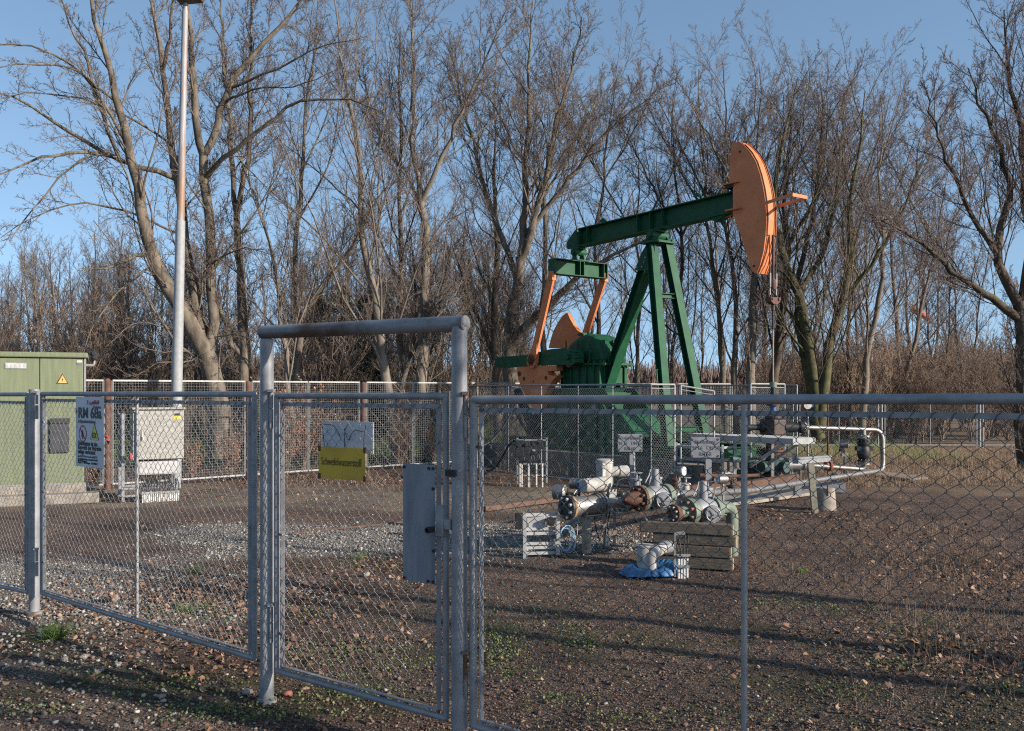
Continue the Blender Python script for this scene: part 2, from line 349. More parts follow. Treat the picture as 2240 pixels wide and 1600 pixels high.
ground = np_mesh('ground', ground_V, ground_Q, gm, smooth=True); ground['kind'] = 'structure'
zs = zones(GX.ravel(), GY.ravel())
for nm_, a in zip(('pale', 'sand', 'grass', 'dry', 'moss'), (zs[0], zs[1]*.9, zs[2], zs[3]*.9, zs[4]*.6)):
    at = ground.data.attributes.new(nm_, 'FLOAT', 'POINT'); at.data.foreach_set('value', a.astype(np.float32))

# stones, leaves, weeds: clouds of tiny pieces
def scatter(n_, x0, x1, y0, y1, power=1.):                  # denser towards the camera
    u = rng.random(n_)**power; y = y0+(y1-y0)*u; hw = y*.62+.4
    x = rng.uniform(-1, 1, n_)*hw; k = (x > x0) & (x < x1); return x[k], y[k]
ICO = None
def stones(name, x, y, r, m, lift=.3):
    t = (1+5**.5)/2; v = np.array([(-1, t, 0), (1, t, 0), (-1, -t, 0), (1, -t, 0), (0, -1, t), (0, 1, t), (0, -1, -t), (0, 1, -t), (t, 0, -1), (t, 0, 1), (-t, 0, -1), (-t, 0, 1)])/1.9
    f = np.array([(0, 11, 5), (0, 5, 1), (0, 1, 7), (0, 7, 10), (0, 10, 11), (1, 5, 9), (5, 11, 4), (11, 10, 2), (10, 7, 6), (7, 1, 8), (3, 9, 4), (3, 4, 2), (3, 2, 6), (3, 6, 8), (3, 8, 9), (4, 9, 5), (2, 4, 11), (6, 2, 10), (8, 6, 7), (9, 8, 1)])
    N = len(x); V = v[None]*(1+rng.uniform(-.28, .28, (N, 12, 1))); a = rng.uniform(0, 2*PI, N); ca, sa = np.cos(a)[:, None], np.sin(a)[:, None]
    V = V*rng.uniform(.6, 1.25, (N, 1, 3))*np.array([1, 1, .7]); V = np.stack([V[..., 0]*ca-V[..., 1]*sa, V[..., 0]*sa+V[..., 1]*ca, V[..., 2]], -1)*r[:, None, None]
    V += np.stack([x, y, height(x, y)+r*lift-.004], -1)[:, None, :]
    Q = (f[None]+np.arange(N)[:, None, None]*12).reshape(-1, 3)
    return np_mesh(name, V.reshape(-1, 3), Q, m)
dark_st = isl('lava_gravel_stones', [(0, (0.039, 0.027, 0.022)), (.45, (0.105, 0.067, 0.053)), (.8, (0.175, 0.114, 0.085)), (.985, (.24, .17, .13)), (1, (.42, .36, .30))])
pale_st = isl('pale_gravel_stones', [(0, (.09, .075, .06)), (.4, (.20, .175, .15)), (.85, (.33, .30, .265)), (1, (.50, .47, .42))])
x, y = scatter(52000, -6, 7.5, 4.1, 15, 1.75)
p = zones(x, y)[0]; k = rng.random(len(x)) > p*.8; x, y = x[k], y[k]
r = np.exp(rng.normal(-5.15, .38, len(x))).clip(.003, .022)
tag(stones('gravel', x, y, r, dark_st), 'dark reddish brown gravel covering the yard on both sides of the fence', 'gravel', kind='stuff')
x, y = scatter(120000, -6.5, 3, 4.3, 13.5, 1.1)
p = zones(x, y)[0]; k = rng.random(len(x)) < p**1.3+.003; x, y = x[k], y[k]
r = np.exp(rng.normal(-4.8, .42, len(x))).clip(.004, .028)
tag(stones('gravel', x, y, r, pale_st), 'pale grey gravel spread inside the gate and along the left fence', 'gravel', kind='stuff')

leaf_m = isl('dead_leaves', [(0, (.09, .045, .028)), (.4, (.17, .088, .052)), (.8, (.27, .155, .098)), (1, (.40, .27, .19))], .7)
def leaves(name, x, y, z, s, m, tilt=.5):
    N = len(x); g = np.array([(0, -.5), (.33, -.28), (.42, .12), (.18, .32), (0, .6), (-.18, .32), (-.42, .12), (-.33, -.28)])
    L = np.concatenate([g, np.abs(g[:, :1])*0+((g[:, :1])**2)*1.2+.18*(g[:, 1:]**2)], 1)
    V = np.repeat(L[None], N, 0)*rng.uniform(.7, 1.3, (N, 1, 3))*(1+rng.uniform(-.25, .25, (N, 8, 1))); V[..., 2] *= rng.uniform(-.6, 1.6, (N, 1))
    a = rng.uniform(0, 2*PI, N); t1 = rng.normal(0, tilt, N); t2 = rng.normal(0, tilt, N)
    def rot(V, i, j, an): c_, s_ = np.cos(an)[:, None], np.sin(an)[:, None]; A = V[..., i]*c_-V[..., j]*s_; B = V[..., i]*s_+V[..., j]*c_; V = V.copy(); V[..., i] = A; V[..., j] = B; return V
    V = rot(rot(rot(V, 1, 2, t1), 0, 2, t2), 0, 1, a)*s[:, None, None]
    V += np.stack([x, y, z], -1)[:, None, :]
    base_ = np.arange(N)[:, None, None]*8; Q = (np.array([(0, 1, 2, 7), (7, 2, 3, 6), (6, 3, 4, 5)])[None]+base_).reshape(-1, 4)
    return np_mesh(name, V.reshape(-1, 3), Q, m)
def drifts(n_, spots, ):
    X, Y = [], []
    for (px, py, sx, sy, wt) in spots:
        k = int(n_*wt); g0 = G(px, py); X.append(g0[0]+rng.normal(0, sx, k)); Y.append(g0[1]+rng.normal(0, sy, k))
    return np.concatenate(X), np.concatenate(Y)
x, y = drifts(13000, [(450, 1300, .8, .55, .20), (880, 1235, .3, .3, .03), (620, 1052, 1.6, .9, .16), (900, 1050, 1.8, .5, .08), (1300, 1160, .6, .5, .05), (300, 1085, 2.2, .4, .08),
                     (2080, 1440, .45, .4, .08), (2150, 1250, .6, .8, .09), (1780, 1130, .6, .4, .03), (2000, 1020, 3, 2.0, .12), (540, 1420, .5, .4, .045), (250, 1400, .5, .3, .02), (1960, 1160, .6, .3, .02)])
s1 = rng.uniform(.016, .042, len(x)); a1 = (x, y, s1)
x, y = scatter(2600, -7, 8, 4.3, 18, 1.3); x = np.concatenate([a1[0], x]); y = np.concatenate([a1[1], y]); s1 = np.concatenate([s1, rng.uniform(.012, .038, len(x)-len(s1))])
k = y > 4.1; x, y, s1 = x[k], y[k], s1[k]
tag(leaves('leaf_litter', x, y, height(x, y)+s1*.22+.004, s1*1.05, leaf_m, .45), 'curled orange brown dead leaves strewn over the gravel', 'leaf litter', kind='stuff')

blade_m = isl('fresh_green_blades', [(0, (.060, .105, .022)), (.5, (.10, .16, .035)), (1, (.18, .22, .07))], .6)
straw_m = isl('dry_straw_stalks', [(0, (.10, .066, .044)), (.6, (.19, .13, .088)), (1, (.34, .25, .18))], .9)
def blades(x, y, h, lean, width, m, name, K=4, bend=.5, z0=None, parent=None):
    N = len(x); a = rng.uniform(0, 2*PI, N); le = np.abs(rng.normal(0, lean, N)); P = np.zeros((N, K, 3)); t = np.linspace(0, 1, K)
    rr = (le[:, None]*t+bend*le[:, None]*t**2)*h[:, None]; P[..., 0] = x[:, None]+np.cos(a)[:, None]*rr; P[..., 1] = y[:, None]+np.sin(a)[:, None]*rr
    P[..., 2] = (height(x, y) if z0 is None else z0)[:, None]-.005+h[:, None]*t*(1-.35*np.minimum(le, 1.2)[:, None]*t)
    R = width[:, None]*(1.02-t)[None]
    return np_mesh(name, *tubes(P, R, 3), m, parent=parent)
# clover-like weeds
spots = [(1090, 1420, .09, .12, .9), (1080, 1380, .1, .1, .7), (720, 1420, .25, .1, 1), (900, 1450, .35, .1, 1.2), (1120, 1470, .08, .05, .3), (1240, 1370, .08, .06, .5), (620, 1560, .25, .06, 1), (480, 1560, .15, .06, .8), (760, 1520, .15, .05, .6), (380, 1500, .2, .08, 1.),
         (1280, 1400, .08, .05, .5), (1220, 1530, .1, .05, .4), (1360, 1570, .1, .04, .4), (660, 1345, .1, .08, .4), (180, 1470, .15, .08, .5), (30, 1560, .15, .04, .5), (1960, 1455, .10, .05, .6), (1810, 1330, .15, .08, .6), (1700, 1320, .1, .08, .4), (1830, 1510, .1, .05, .4), (2030, 1360, .15, .08, .4), (2220, 1510, .1, .05, .5),
         (770, 1235, .25, .12, .5), (920, 1240, .15, .1, .4), (410, 1350, .2, .1, .6), (420, 1330, .1, .08, .5), (1340, 1340, .4, .12, .4), (1600, 1580, .3, .05, .4), (1560, 1560, .3, .05, .2), (1250, 1075, .5, .15, .7)]
X, Y = [], []
for px, py, sx, sy, wt in spots:
    g0 = G(px, py); k = int(420*wt); X.append(g0[0]+rng.normal(0, sx*1.3, k)); Y.append(g0[1]+rng.normal(0, sy*1.6, k))
x = np.concatenate(X); y = np.concatenate(Y); k = y > 4.15; x, y = x[k], y[k]
weed_m = isl('weed_leaves', [(0, (.055, .085, .026)), (.5, (.10, .14, .04)), (1, (.19, .22, .08))], .6)
tag(leaves('ground_weeds', x, y, height(x, y)+rng.uniform(.004, .03, len(x)), rng.uniform(.007, .019, len(x)), weed_m, .7), 'low green weeds creeping over the gravel by the fence', 'weeds', kind='stuff')
for px, py, nb, hh, lab in [(122, 1387, 240, .14, 'bright green grass tuft on the gravel outside the left fence panel'), (430, 1250, 60, .13, 'thin yellow green tuft inside the left fence panel'),
                            (410, 1335, 60, .10, 'small grass tuft among leaves inside the left fence panel'), (790, 1222, 40, .13, 'sparse green sprig seen low through the gate mesh'), (1755, 1250, 60, .08, 'small green tuft right of the thin fence pole')]:
    g0 = G(px, py); k = nb; x = g0[0]+rng.normal(0, .035, k); y = g0[1]+rng.normal(0, .035, k)
    tag(blades(x, y, rng.uniform(.5, 1.1, k)*hh, .6, np.full(k, .0022), blade_m, 'grass_tuft', 4, .6), lab, 'grass tuft')
# dry stalks on the right and dry field
x = rng.uniform(1.6, 5.6, 6000); y = rng.uniform(5.0, 12, 6000); k = (x/y > .26+.22*vnoise(x, y, .8, 21)) & (x/y < .62) & (vnoise(x, y, .5, 22)+.5*(x/y-.4) > .42); x, y = x[k], y[k]
tag(blades(x, y, rng.uniform(.04, .26, len(x)), .45, rng.uniform(.0010, .0018, len(x)), straw_m, 'dry_grass', 4, .5), 'sparse dead grass stalks in the gravel at the right', 'dry grass', kind='stuff')
x = rng.uniform(6, 20, 16000); y = rng.uniform(16.5, 27, 16000); k = (zones(x, y)[3] > .4); x, y = x[k], y[k]
tag(blades(x, y, rng.uniform(.06, .30, len(x)), .5, rng.uniform(.0035, .007, len(x)), straw_m, 'dry_grass', 3, .5), 'pale dead grass strip before the trees at the right', 'dry grass', kind='stuff')
x = rng.uniform(-22, 12, 30000); y = rng.uniform(22.5, 40, 30000); k = np.abs(x/y) < .6; x, y = x[k], y[k]
tag(blades(x, y, rng.uniform(.06, .25, len(x)), .5, rng.uniform(.006, .012, len(x)), blade_m, 'meadow_grass', 3, .5), 'green meadow grass beyond the mesh fence', 'grass', kind='stuff')
x = rng.uniform(-9, 9, 5000); y = rng.uniform(16.3, 21, 5000); k = vnoise(x, y, .7, 31) > .52; x, y = x[k], y[k]
tag(blades(x, y, rng.uniform(.05, .30, len(x)), .4, rng.uniform(.003, .005, len(x)), straw_m, 'dry_grass', 3, .5), 'tufts of dead grass along the back mesh fence', 'dry grass', kind='stuff')
# larger loose stones near the camera
bigst = isl('field_stones', [(0, (.20, .16, .13)), (1, (.36, .32, .28))])
for px, py, r_, mname, lab in [(629, 1522, .034, 'red', 'reddish round stone beside the foot of the left gate post'), (184, 1437, .035, 0, 'grey angular stone on the gravel outside the left fence panel'),
                         (543, 1518, .035, 0, 'brown stone just left of the left gate post foot'), (72, 1450, .022, 0, 'small pale stone at the far left outside the fence'), (800, 1262, .05, 0, 'pale fist sized stone in the gravel behind the gate'),
                         (248, 1312, .05, 0, 'whitish stone by the curled leaf behind the left panel')]:
    g0 = G(px, py); m_ = mat('red_brick_stone', (.30, .10, .07), (.22, .07, .05), 20, .9) if mname else bigst
    o = stones('loose_stone', np.array([g0[0]]), np.array([g0[1]]), np.array([r_]), m_, .5); tag(o, lab, 'stone', 'loose stones by the fence')
g0 = G(235, 1340)
for px, py, sz, lab in [(238, 1318, .085, 'large curled dead leaf caught on the left panel bottom rail'), (288, 1390, .055, 'crumpled brown dead leaf outside the left panel'), (640, 1350, .07, 'upright brown dead leaf inside the gate')]:
    g0 = G(px, py); o = leaves('curled_leaf', np.array([g0[0], g0[0]+.02]), np.array([g0[1], g0[1]+.02]), np.array([.05, .04]), np.array([sz*1.1, sz*.8]), leaf_m, .9); tag(o, lab, 'leaf', 'large curled leaves')

# ---------------------------------------------------------------- front fence, posts, gate
# plan line of each run given by two photo columns and their scale (pixels per metre)
def run(x0, s0, x1, s1):
    a = np.array([(x0-CX)/s0, F/s0]); b_ = np.array([(x1-CX)/s1, F/s1]); return a, b_
def on(px, x0, s0, x1, s1):
    s = s0+(s1-s0)*(px-x0)/(x1-x0); return np.array([(px-CX)/s, F/s, 0.]), s
LEFT = (75, 278, 580, 387); GATE = (580, 387, 1003, 455); RIGHT = (1035, 459, 2240, 618)
def pt(L, px, py):
    p_, s = on(px, *L); p_ = p_.copy(); p_[2] = H-(py-HY)/s; return p_
def chain(p0, p1, z0, z1, pitch=.0707, r=.0016, sag=.013, seed=1, sides=4, hook=True):
    p0 = np.array(p0[:2], float); p1 = np.array(p1[:2], float); L = np.linalg.norm(p1-p0); d = (p1-p0)/L; nrm = np.array([-d[1], d[0]])
    q = np.random.default_rng(seed); cw = pitch/2; n_ = int(L/cw); hp = pitch/2; rows = int(round((z1-z0)/hp)); off = (L-n_*cw)/2
    i = np.arange(n_)[:, None, None]; j = np.arange(rows+1)[None, :, None]; k = np.array([-1., 1.])[None, None, :]
    # each wire zigzags from column i to i+1; the wire flattens at each knot
    ev = ((i+j) % 2) == 0
    xx = off+i*cw+np.where(ev, -.03, 1.03)*cw+0*k
    zz = z1-j*hp+k*.0042+0*i
    yy = (np.where(ev, 1, -1)*k)*(r*1.1)
    P = np.stack([xx, yy, zz], -1).reshape(n_, -1, 3)[:, :, :]
    order = P.copy().reshape(n_, rows+1, 2, 3)[:, :, ::-1].reshape(n_, -1, 3)   # go downwards
    P = order
    w1 = sag*(np.sin(P[..., 2]*5+P[..., 0]*3.1+seed)+.6*np.sin(P[..., 0]*9+P[..., 2]*2+seed*2)); w2 = sag*.9*(np.sin(P[..., 0]*4.3+seed)*np.sin(P[..., 2]*3.7+1))
    edge = np.clip(np.minimum(P[..., 0], L-P[..., 0])/.15, 0, 1)
    P[..., 0] += w1*edge; P[..., 1] += w2*.8
    P[..., 0] += q.normal(0, sag*.10, P.shape[:2]); P[..., 2] += q.normal(0, sag*.10, P.shape[:2])
    Wd = np.empty_like(P); Wd[..., 0] = p0[0]+d[0]*P[..., 0]+nrm[0]*P[..., 1]; Wd[..., 1] = p0[1]+d[1]*P[..., 0]+nrm[1]*P[..., 1]; Wd[..., 2] = P[..., 2]
    return tubes(Wd, np.full(Wd.shape[:2], r), sides)
def wraps(p0, p1, z, pitch, r, seed=1):                     # wire ends hooked over the flat bar
    p0 = np.array(p0[:2], float); p1 = np.array(p1[:2], float); L = np.linalg.norm(p1-p0); d = (p1-p0)/L; nrm = np.array([d[1], -d[0]]); n_ = int(L/pitch); off = (L-n_*pitch)/2
    out = []
    for i in range(n_):
        x0 = off+i*pitch; q = [(x0-.004, .006, z-.024), (x0+.010, .0075, z+.004), (x0+.020, .004, z+.012), (x0+.028, -.006, z+.010), (x0+.034, -.007, z-.006)]
        out.append([[p0[0]+d[0]*a+nrm[0]*b_, p0[1]+d[1]*a+nrm[1]*b_, c_] for a, b_, c_ in q])
    P = np.array(out); return tubes(P, np.full(P.shape[:2], r), 4)
def frame_panel(root, L, xa, xb, yta, ytb, yba, ybb, tr, wm, wr, bars, seed, poles=(), side=True, br=None):
    """tube frame round a chain link field with flat stretcher bars; returns nothing"""
    a_t, b_t, a_b, b_b = pt(L, xa, yta), pt(L, xb, ytb), pt(L, xa, yba), pt(L, xb, ybb)
    f = MB(); f.tube([a_t, b_t], tr, 14); f.tube([a_b, b_b], br or tr*.95, 14)
    if side: f.tube([a_t, a_b], tr*.9, 14); f.tube([b_t, b_b], tr*.9, 14)
    f.build('frame', galv, root, smooth=True)
    d = (b_t-a_t); d[2] = 0; d /= np.linalg.norm(d); cam_n = np.array([d[1], -d[0], 0])
    ins = .046; zt = a_t[2]-.048; zb = max(a_b[2], b_b[2])+.038
    A = a_t+d*ins; B = b_t-d*ins
    s = MB()
    s.bar((A[0], A[1], zt), (B[0], B[1], zt), .005, .022); s.bar((A[0], A[1], a_b[2]+.034), (B[0], B[1], b_b[2]+.034), .022, .005)
    for q, zz in ((A, a_b), (B, b_b)): s.bar((q[0], q[1], zt+.01), (q[0], q[1], zz[2]+.03), .005, .022)
    s.build('stretcher_bar', galv, root)
    n_ = 4
    for i in range(n_+1):
        bb = MB(); p_ = A+(B-A)*(i/n_); bb.cyl((*(p_[:2]+cam_n[:2]*.006), zt), cam_n, .0085, .012, 8); bb.bar((p_[0], p_[1], zt), (p_[0], p_[1], zt+.045), .006, .016); bb.build('bolt_lug', galv_rust, root); bb = MB()
        zz = a_b[2]+(b_b[2]-a_b[2])*i/n_; bb.bar((p_[0], p_[1], zz+.034), (p_[0], p_[1], zz), .006, .016); bb.build('bolt_lug', galv_rust, root)
    for q, sgn in ((A, -1), (B, 1)):
        for t in (.12, .5, .88): bb = MB(); z_ = zt-(zt-zb)*t; bb.bar((q[0], q[1], z_), (q[0]+sgn*d[0]*.045, q[1]+sgn*d[1]*.045, z_), .006, .014); bb.cyl((*(q[:2]+cam_n[:2]*.006), z_), cam_n, .008, .012, 8); bb.build('bolt_lug', galv_rust, root)
    V1 = chain(A, B, zb-.006, zt+.004, r=wr, seed=seed); V2 = wraps(A, B, zt, .0707, wr, seed)
    np_mesh('wire_mesh', *join([V1, V2]), wm, root)
    for px, ya, yb, r_ in poles:
        q = MB(); q.tube([pt(L, px, ya), pt(L, px, yb)], r_, 12); q.build('stiffener_pole', galv_light, root, smooth=True)
def post(root, L, px, ytop, r_, name='post', m=galv, foot=True, zb=-.06):
    p_, s = on(px, *L); q = MB(); zt = H-(ytop-HY)/s
    q.tube([(p_[0], p_[1], zb), (p_[0], p_[1], zt)], r_, 24)
    o = q.build(name, m, root, smooth=True)
    if foot:
        q = MB(); q.lathe((p_[0], p_[1], 0), (0, 0, 1), [(-.02, r_*1.5), (.012, r_*1.45), (.018, r_*1.1)], 20); q.build('foot_collar', galv_rust, root, smooth=True)
    return p_, zt
def hinge(root, p_, z_, d, cam_n):
    q = MB(); c_ = np.array([p_[0], p_[1], z_])+np.array([*cam_n[:2], 0])*.012
    q.tube([c_+(0, 0, .10), c_-(0, 0, .0)], .011, 10); q.tube([c_-(0, 0, .006), c_-(0, 0, .115)], .012, 10)
    q.bar(c_+(0, 0, .105), c_+(0, 0, .09), .05, .03); q.build('hinge', galv_rust, root, smooth=True)
# left run, further left
root = thing('chain_link_fence', (*on(20, *LEFT)[0][:2], 0), 'chain link fence panel cut by the left picture edge', 'fence panel', 'front fence panels')
frame_panel(root, LEFT, -330, 62, 864, 863, 1215, 1296, .0175, wire_m, .0016, 1, 3)
root = thing('chain_link_fence', (*on(320, *LEFT)[0][:2], 0), 'chain link fence panel carrying the white warning sign, left of the gate', 'fence panel', 'front fence panels')
frame_panel(root, LEFT, 92, 557, 862, 863, 1298, 1441, .0175, wire_m, .0016, 1, 5, poles=[(300, 870, 1352, .0105)])
root = thing('fence_post', (*on(75, *LEFT)[0][:2], 0), 'round galvanised post between the two left fence panels', 'fence post')
pA, zA = post(root, LEFT, 75, 852, .040)
dl = np.array([.76, -.651, 0]); cl = np.array([-.651, -.76, 0])
for yy in (885, 1228): q_ = pt(LEFT, 84, yy); hinge(root, q_, q_[2], dl, cl)
# gate portal
root = thing('gate_portal', (*on(790, *GATE)[0][:2], 0), 'tall galvanised tube portal with rust stained top bar over the gate', 'gate portal')
pB, zB = post(root, GATE, 584, 742, .038, m=galv)
pC, zC = post(root, GATE, 1005, 715, .038, m=galv)
tl = MB(); a_ = np.array([pB[0], pB[1], H-(727-HY)/388]); b_ = np.array([pC[0], pC[1], H-(708-HY)/455.]); dd = (b_-a_)/np.linalg.norm(b_-a_)
tl.tube([a_-dd*.036, b_+dd*.037], .038, 24); tl.ball(b_+dd*.005, .0385, 16); tl.ball(a_, .0385, 16); tl.build('top_bar', mat('rust_washed_top_bar', (.26, .265, .27), (.19, .195, .20), 10, .6, .1, .05, 90, stretch=(.5, .5, 1), rust=(.085, .052, .036), rscale=3.6, rlo=.42, rhi=.56), root, smooth=True)
q = MB(); cn = np.array([-.559, -.829, 0]); q.cyl(b_+dd*.03+cn*.02+np.array([0, 0, -.004]), np.array([.5, -.8, .1]), .006, .02, 10); q.build('drain_hole', black_ink, root)
q = MB(); st_ = on(1018, *GATE)[0]; q.bar((st_[0], st_[1], 1.72), (st_[0], st_[1], .15), .004, .01); q.build('lit_edge_strip', galv_light, root)  # pale strip painting the sunlit line down the post's right edge
for yy in (893, 1360): q_ = pt(GATE, 597, yy); hinge(root, q_, q_[2], dl, cl)
for yy in (905, 1470): q_ = pt(RIGHT, 1022, yy); hinge(root, q_, q_[2], dl, cl)
# gate leaf
root = thing('gate', (*on(790, *GATE)[0][:2], 0), 'closed chain link gate hung in the tall tube portal', 'gate')
frame_panel(root, GATE, 606, 976, 866, 867, 1468, 1572, .0175, wire_m, .0016, 1, 8)
dg = np.array([.8276, -.5613, 0]); cg = np.array([-.5613, -.8276, 0])
def gplate(root, L, x0, y0, x1, y1, off, t, name, m, cnv):
    a_, b2, c_, d2 = pt(L, x0, y0), pt(L, x1, y0), pt(L, x1, y1), pt(L, x0, y1)
    hgt = (a_[2]-d2[2]+b2[2]-c_[2])/2; c0 = (a_+b2)/2; c0[2] = a_[2]-hgt/2
    wv = b2-a_; wv[2] = 0; wl = np.linalg.norm(wv); wv /= wl
    q = MB(); q.box(c0+cnv*off, (wl, t, hgt), wv); o = q.build(name, m, root, bevel=.0015); return c0+cnv*(off+t/2), wv, wl, hgt, o
plate_m = mat('scratched_zinc_plate', (.27, .29, .31), (.155, .17, .185), 4, .62, .2, .35, 25, stretch=(2, 2, .3))
c0, wv, wl, hg, _ = gplate(root, GATE, 888, 1013, 958, 1270, .022, .003, 'guard_plate', plate_m, cg)
q = MB()
for sx, sz in ((-.45, .47), (.32, .47), (.45, .47), (.45, .3), (-.45, -.48), (.3, -.48), (.45, -.48), (.46, -.22)): q.cyl(c0+wv*sx*wl+np.array([0, 0, sz*hg]), cg, .008, .01, 8)
q.build('bolt', dark_iron, root)
q = MB(); p_ = pt(GATE, 972, 1138); q.box(p_+cg*.028, (.045, .03, .15), dg); q.box(p_+cg*.02+dg*.04-(0, 0, .015), (.05, .035, .05), dg); q.build('lock_box', galv, root, bevel=.003)
q = MB(); p_ = pt(GATE, 957, 1156); q.lathe(p_+cg*.035, cg, [(0, .014), (.045, .016), (.046, .010), (.02, .009)], 14); q.build('lock_cylinder', dark_iron, root, smooth=True)
q = MB(); p_ = pt(GATE, 996, 1034); q.box(p_+cg*.04, (.055, .012, .032), dg); q.box(p_+cg*.03+dg*.03, (.012, .04, .03), dg); q.build('latch_bracket', dark_iron, root, bevel=.002)
# right run
root = thing('chain_link_fence', (*on(1400, *RIGHT)[0][:2], 0), 'wide chain link fence panel with green wire, right of the gate', 'fence panel', 'front fence panels')
frame_panel(root, RIGHT, 1035, 2330, 875, 873, 1587, 1990, .0205, wire_green, .0018, 1, 12, poles=[(1628, 885, 1800, .0135)], br=.018)

# warning sign on the left panel
root = thing('warning_sign', (*on(205, *LEFT)[0][:2], 1.4), 'white site sign with no fire and explosion symbols wired to the left fence panel', 'sign')
c0, wv, wl, hg, _ = gplate(root, LEFT, 174, 868, 236, 1022, .026, .003, 'sign_board', sign_white, cl)
def T(s_, fx, fy, size, m, bold=0., al='LEFT', xs=1.): return text(s_, 'lettering', c0+wv*(fx-.5)*wl+np.array([0, 0, (.5-fy)*hg])+cl*.0015, wv, (0, 0, 1), size, m, root, al, bold, xs=xs)
T('E', .42, .105, .042, red_ink, .0006, xs=.85); T('x', .497, .108, .042, red_ink, .0006, xs=.75); T('x', .54, .122, .042, red_ink, .0006, xs=.75); T('onMobil', .585, .105, .042, red_ink, .0006, xs=.78)
T('Production', .64, .165, .034, grey_ink, xs=.72)
T('RM 68a', .09, .30, .105, black_ink, .0028, xs=1.12)
T('Erdölproduktionsbohrung', .09, .375, .036, grey_ink, xs=.72)
q = MB(); cc = c0+wv*(.26-.5)*wl+np.array([0, 0, (.5-.53)*hg])+cl*.001
rr = .062
for i in range(28):
    a0, a1 = 2*PI*i/28, 2*PI*(i+1)/28; P_ = lambda a, r_: cc+wv*math.cos(a)*r_+np.array([0, 0, math.sin(a)*r_])
    q.add([P_(a0, rr), P_(a1, rr), P_(a1, rr*.83), P_(a0, rr*.83)], [(0, 1, 2, 3)])
q.bar(P_(PI*.75, rr*.86)+cl*.001, P_(-PI*.25, rr*.86)+cl*.001, .001, .009, cl); q.build('prohibition_ring', red_ink, root)
q = MB(); q.box(cc+np.array([0, 0, -.012])+cl*.0006, (.012, .0008, .05), wv); q.prism([cc+wv*-.02+cl*.0006+np.array([0, 0, -.02]), cc+wv*.004+cl*.0006+np.array([0, 0, -.03]), cc+wv*.012+cl*.0006, cc+wv*-.004+cl*.0006+np.array([0, 0, .03]), cc+wv*-.018+cl*.0006+np.array([0, 0, .006])], cl*.0005); q.build('flame_symbol', black_ink, root)
cc = c0+wv*(.68-.5)*wl+np.array([0, 0, (.5-.60)*hg])+cl*.001
tri = lambda s_: [cc+wv*-.07*s_+np.array([0, 0, -.004*s_+.012*(1-s_)]), cc+wv*.07*s_+np.array([0, 0, -.004*s_+.012*(1-s_)]), cc+np.array([0, 0, .115*s_+.012*(1-s_)])]
q = MB(); q.prism(tri(1), cl*.0006); q.build('triangle_border', black_ink, root)
q = MB(); q.prism([p_+cl*.0006 for p_ in tri(.86)], cl*.0006); q.build('warning_triangle', yellow2, root)
text('EX', 'lettering', cc+cl*.0025+np.array([0, 0, .010]), wv, (0, 0, 1), .055, black_ink, root, 'CENTER', .0012)
for s_, fy, sz, m_, bo, xs in (('Unbefugten ist das', .695, .047, black_ink, .0006, .86), ('Betreten der Betriebs-', .755, .047, black_ink, .0006, .86), ('anlage verboten!', .815, .047, black_ink, .0006, .86), ('gemäß § 8 Tiefbohrverordnung (BVOT)', .865, .022, grey_ink, 0, .85),
                           ('ExxonMobil Production Deutschland GmbH', .905, .020, black_ink, 0, .85), ('Betrieb Rühlermoor', .93, .020, black_ink, 0, .85), ('Hauptstr. 2 · 49716 Meppen   Tel. 05932 70', .955, .020, black_ink, 0, .85)):
    T(s_, .09, fy, sz, m_, bo, xs=xs)
q = MB(); q.prism([c0+wv*-.5*wl+cl*.001+np.array([0, 0, .34*hg]), c0+wv*-.5*wl+cl*.001+np.array([0, 0, .24*hg]), c0+wv*-.44*wl+cl*.001+np.array([0, 0, .29*hg])], cl*.0006); q.build('red_arrow', red_ink, root)
# yellow sign and white board on the gate
root = thing('blank_board', (*on(755, *GATE)[0][:2], 1.5), 'blank white board behind the gate mesh above the yellow plate', 'board')
c0, wv, wl, hg, _ = gplate(root, GATE, 700, 921, 812, 990, -.016, .004, 'board', sign_white, cg)
q = MB()
tiepts = [[(.08, .42), (.02, .25), (-.0, -.5)], [(-.42, .40), (-.2, .38), (-.08, .05)], [(-.44, .42), (-.40, -.1), (-.38, -.5)], [(.42, .4), (.38, 0), (.38, -.5)], [(.0, .3), (.08, -.15), (.18, .25), (.36, .2)]]
for tp in tiepts:
    pts = [c0+wv*a*wl+np.array([0, 0, b2*hg])+cg*.022 for a, b2 in tp]; q.tube(arc(pts, .03), .0018, 6)
q.build('cable_tie', black_rub, root)
root = thing('yellow_sign', (*on(755, *GATE)[0][:2], 1.4), 'faded yellow enamel plate with worn raised lettering on the gate mesh', 'sign')
c0, wv, wl, hg, _ = gplate(root, GATE, 705, 976, 808, 1046, .026, .003, 'sign_plate', yellow, cg)
text('Schwefelwasserstoff', 'lettering', c0+wv*-.44*wl+np.array([0, 0, -.012])+cg*.0014, wv, (0, 0, 1), .058, yellow_text, root, 'LEFT', .0, xs=.62)
q = MB()
for sx in (-.48, .48):
    for sz in (-.44, .44): q.box(c0+wv*sx*wl+np.array([0, 0, sz*hg])+cg*.001, (.018, .0015, .03), wv)
q.build('rust_corner', rustm, root)

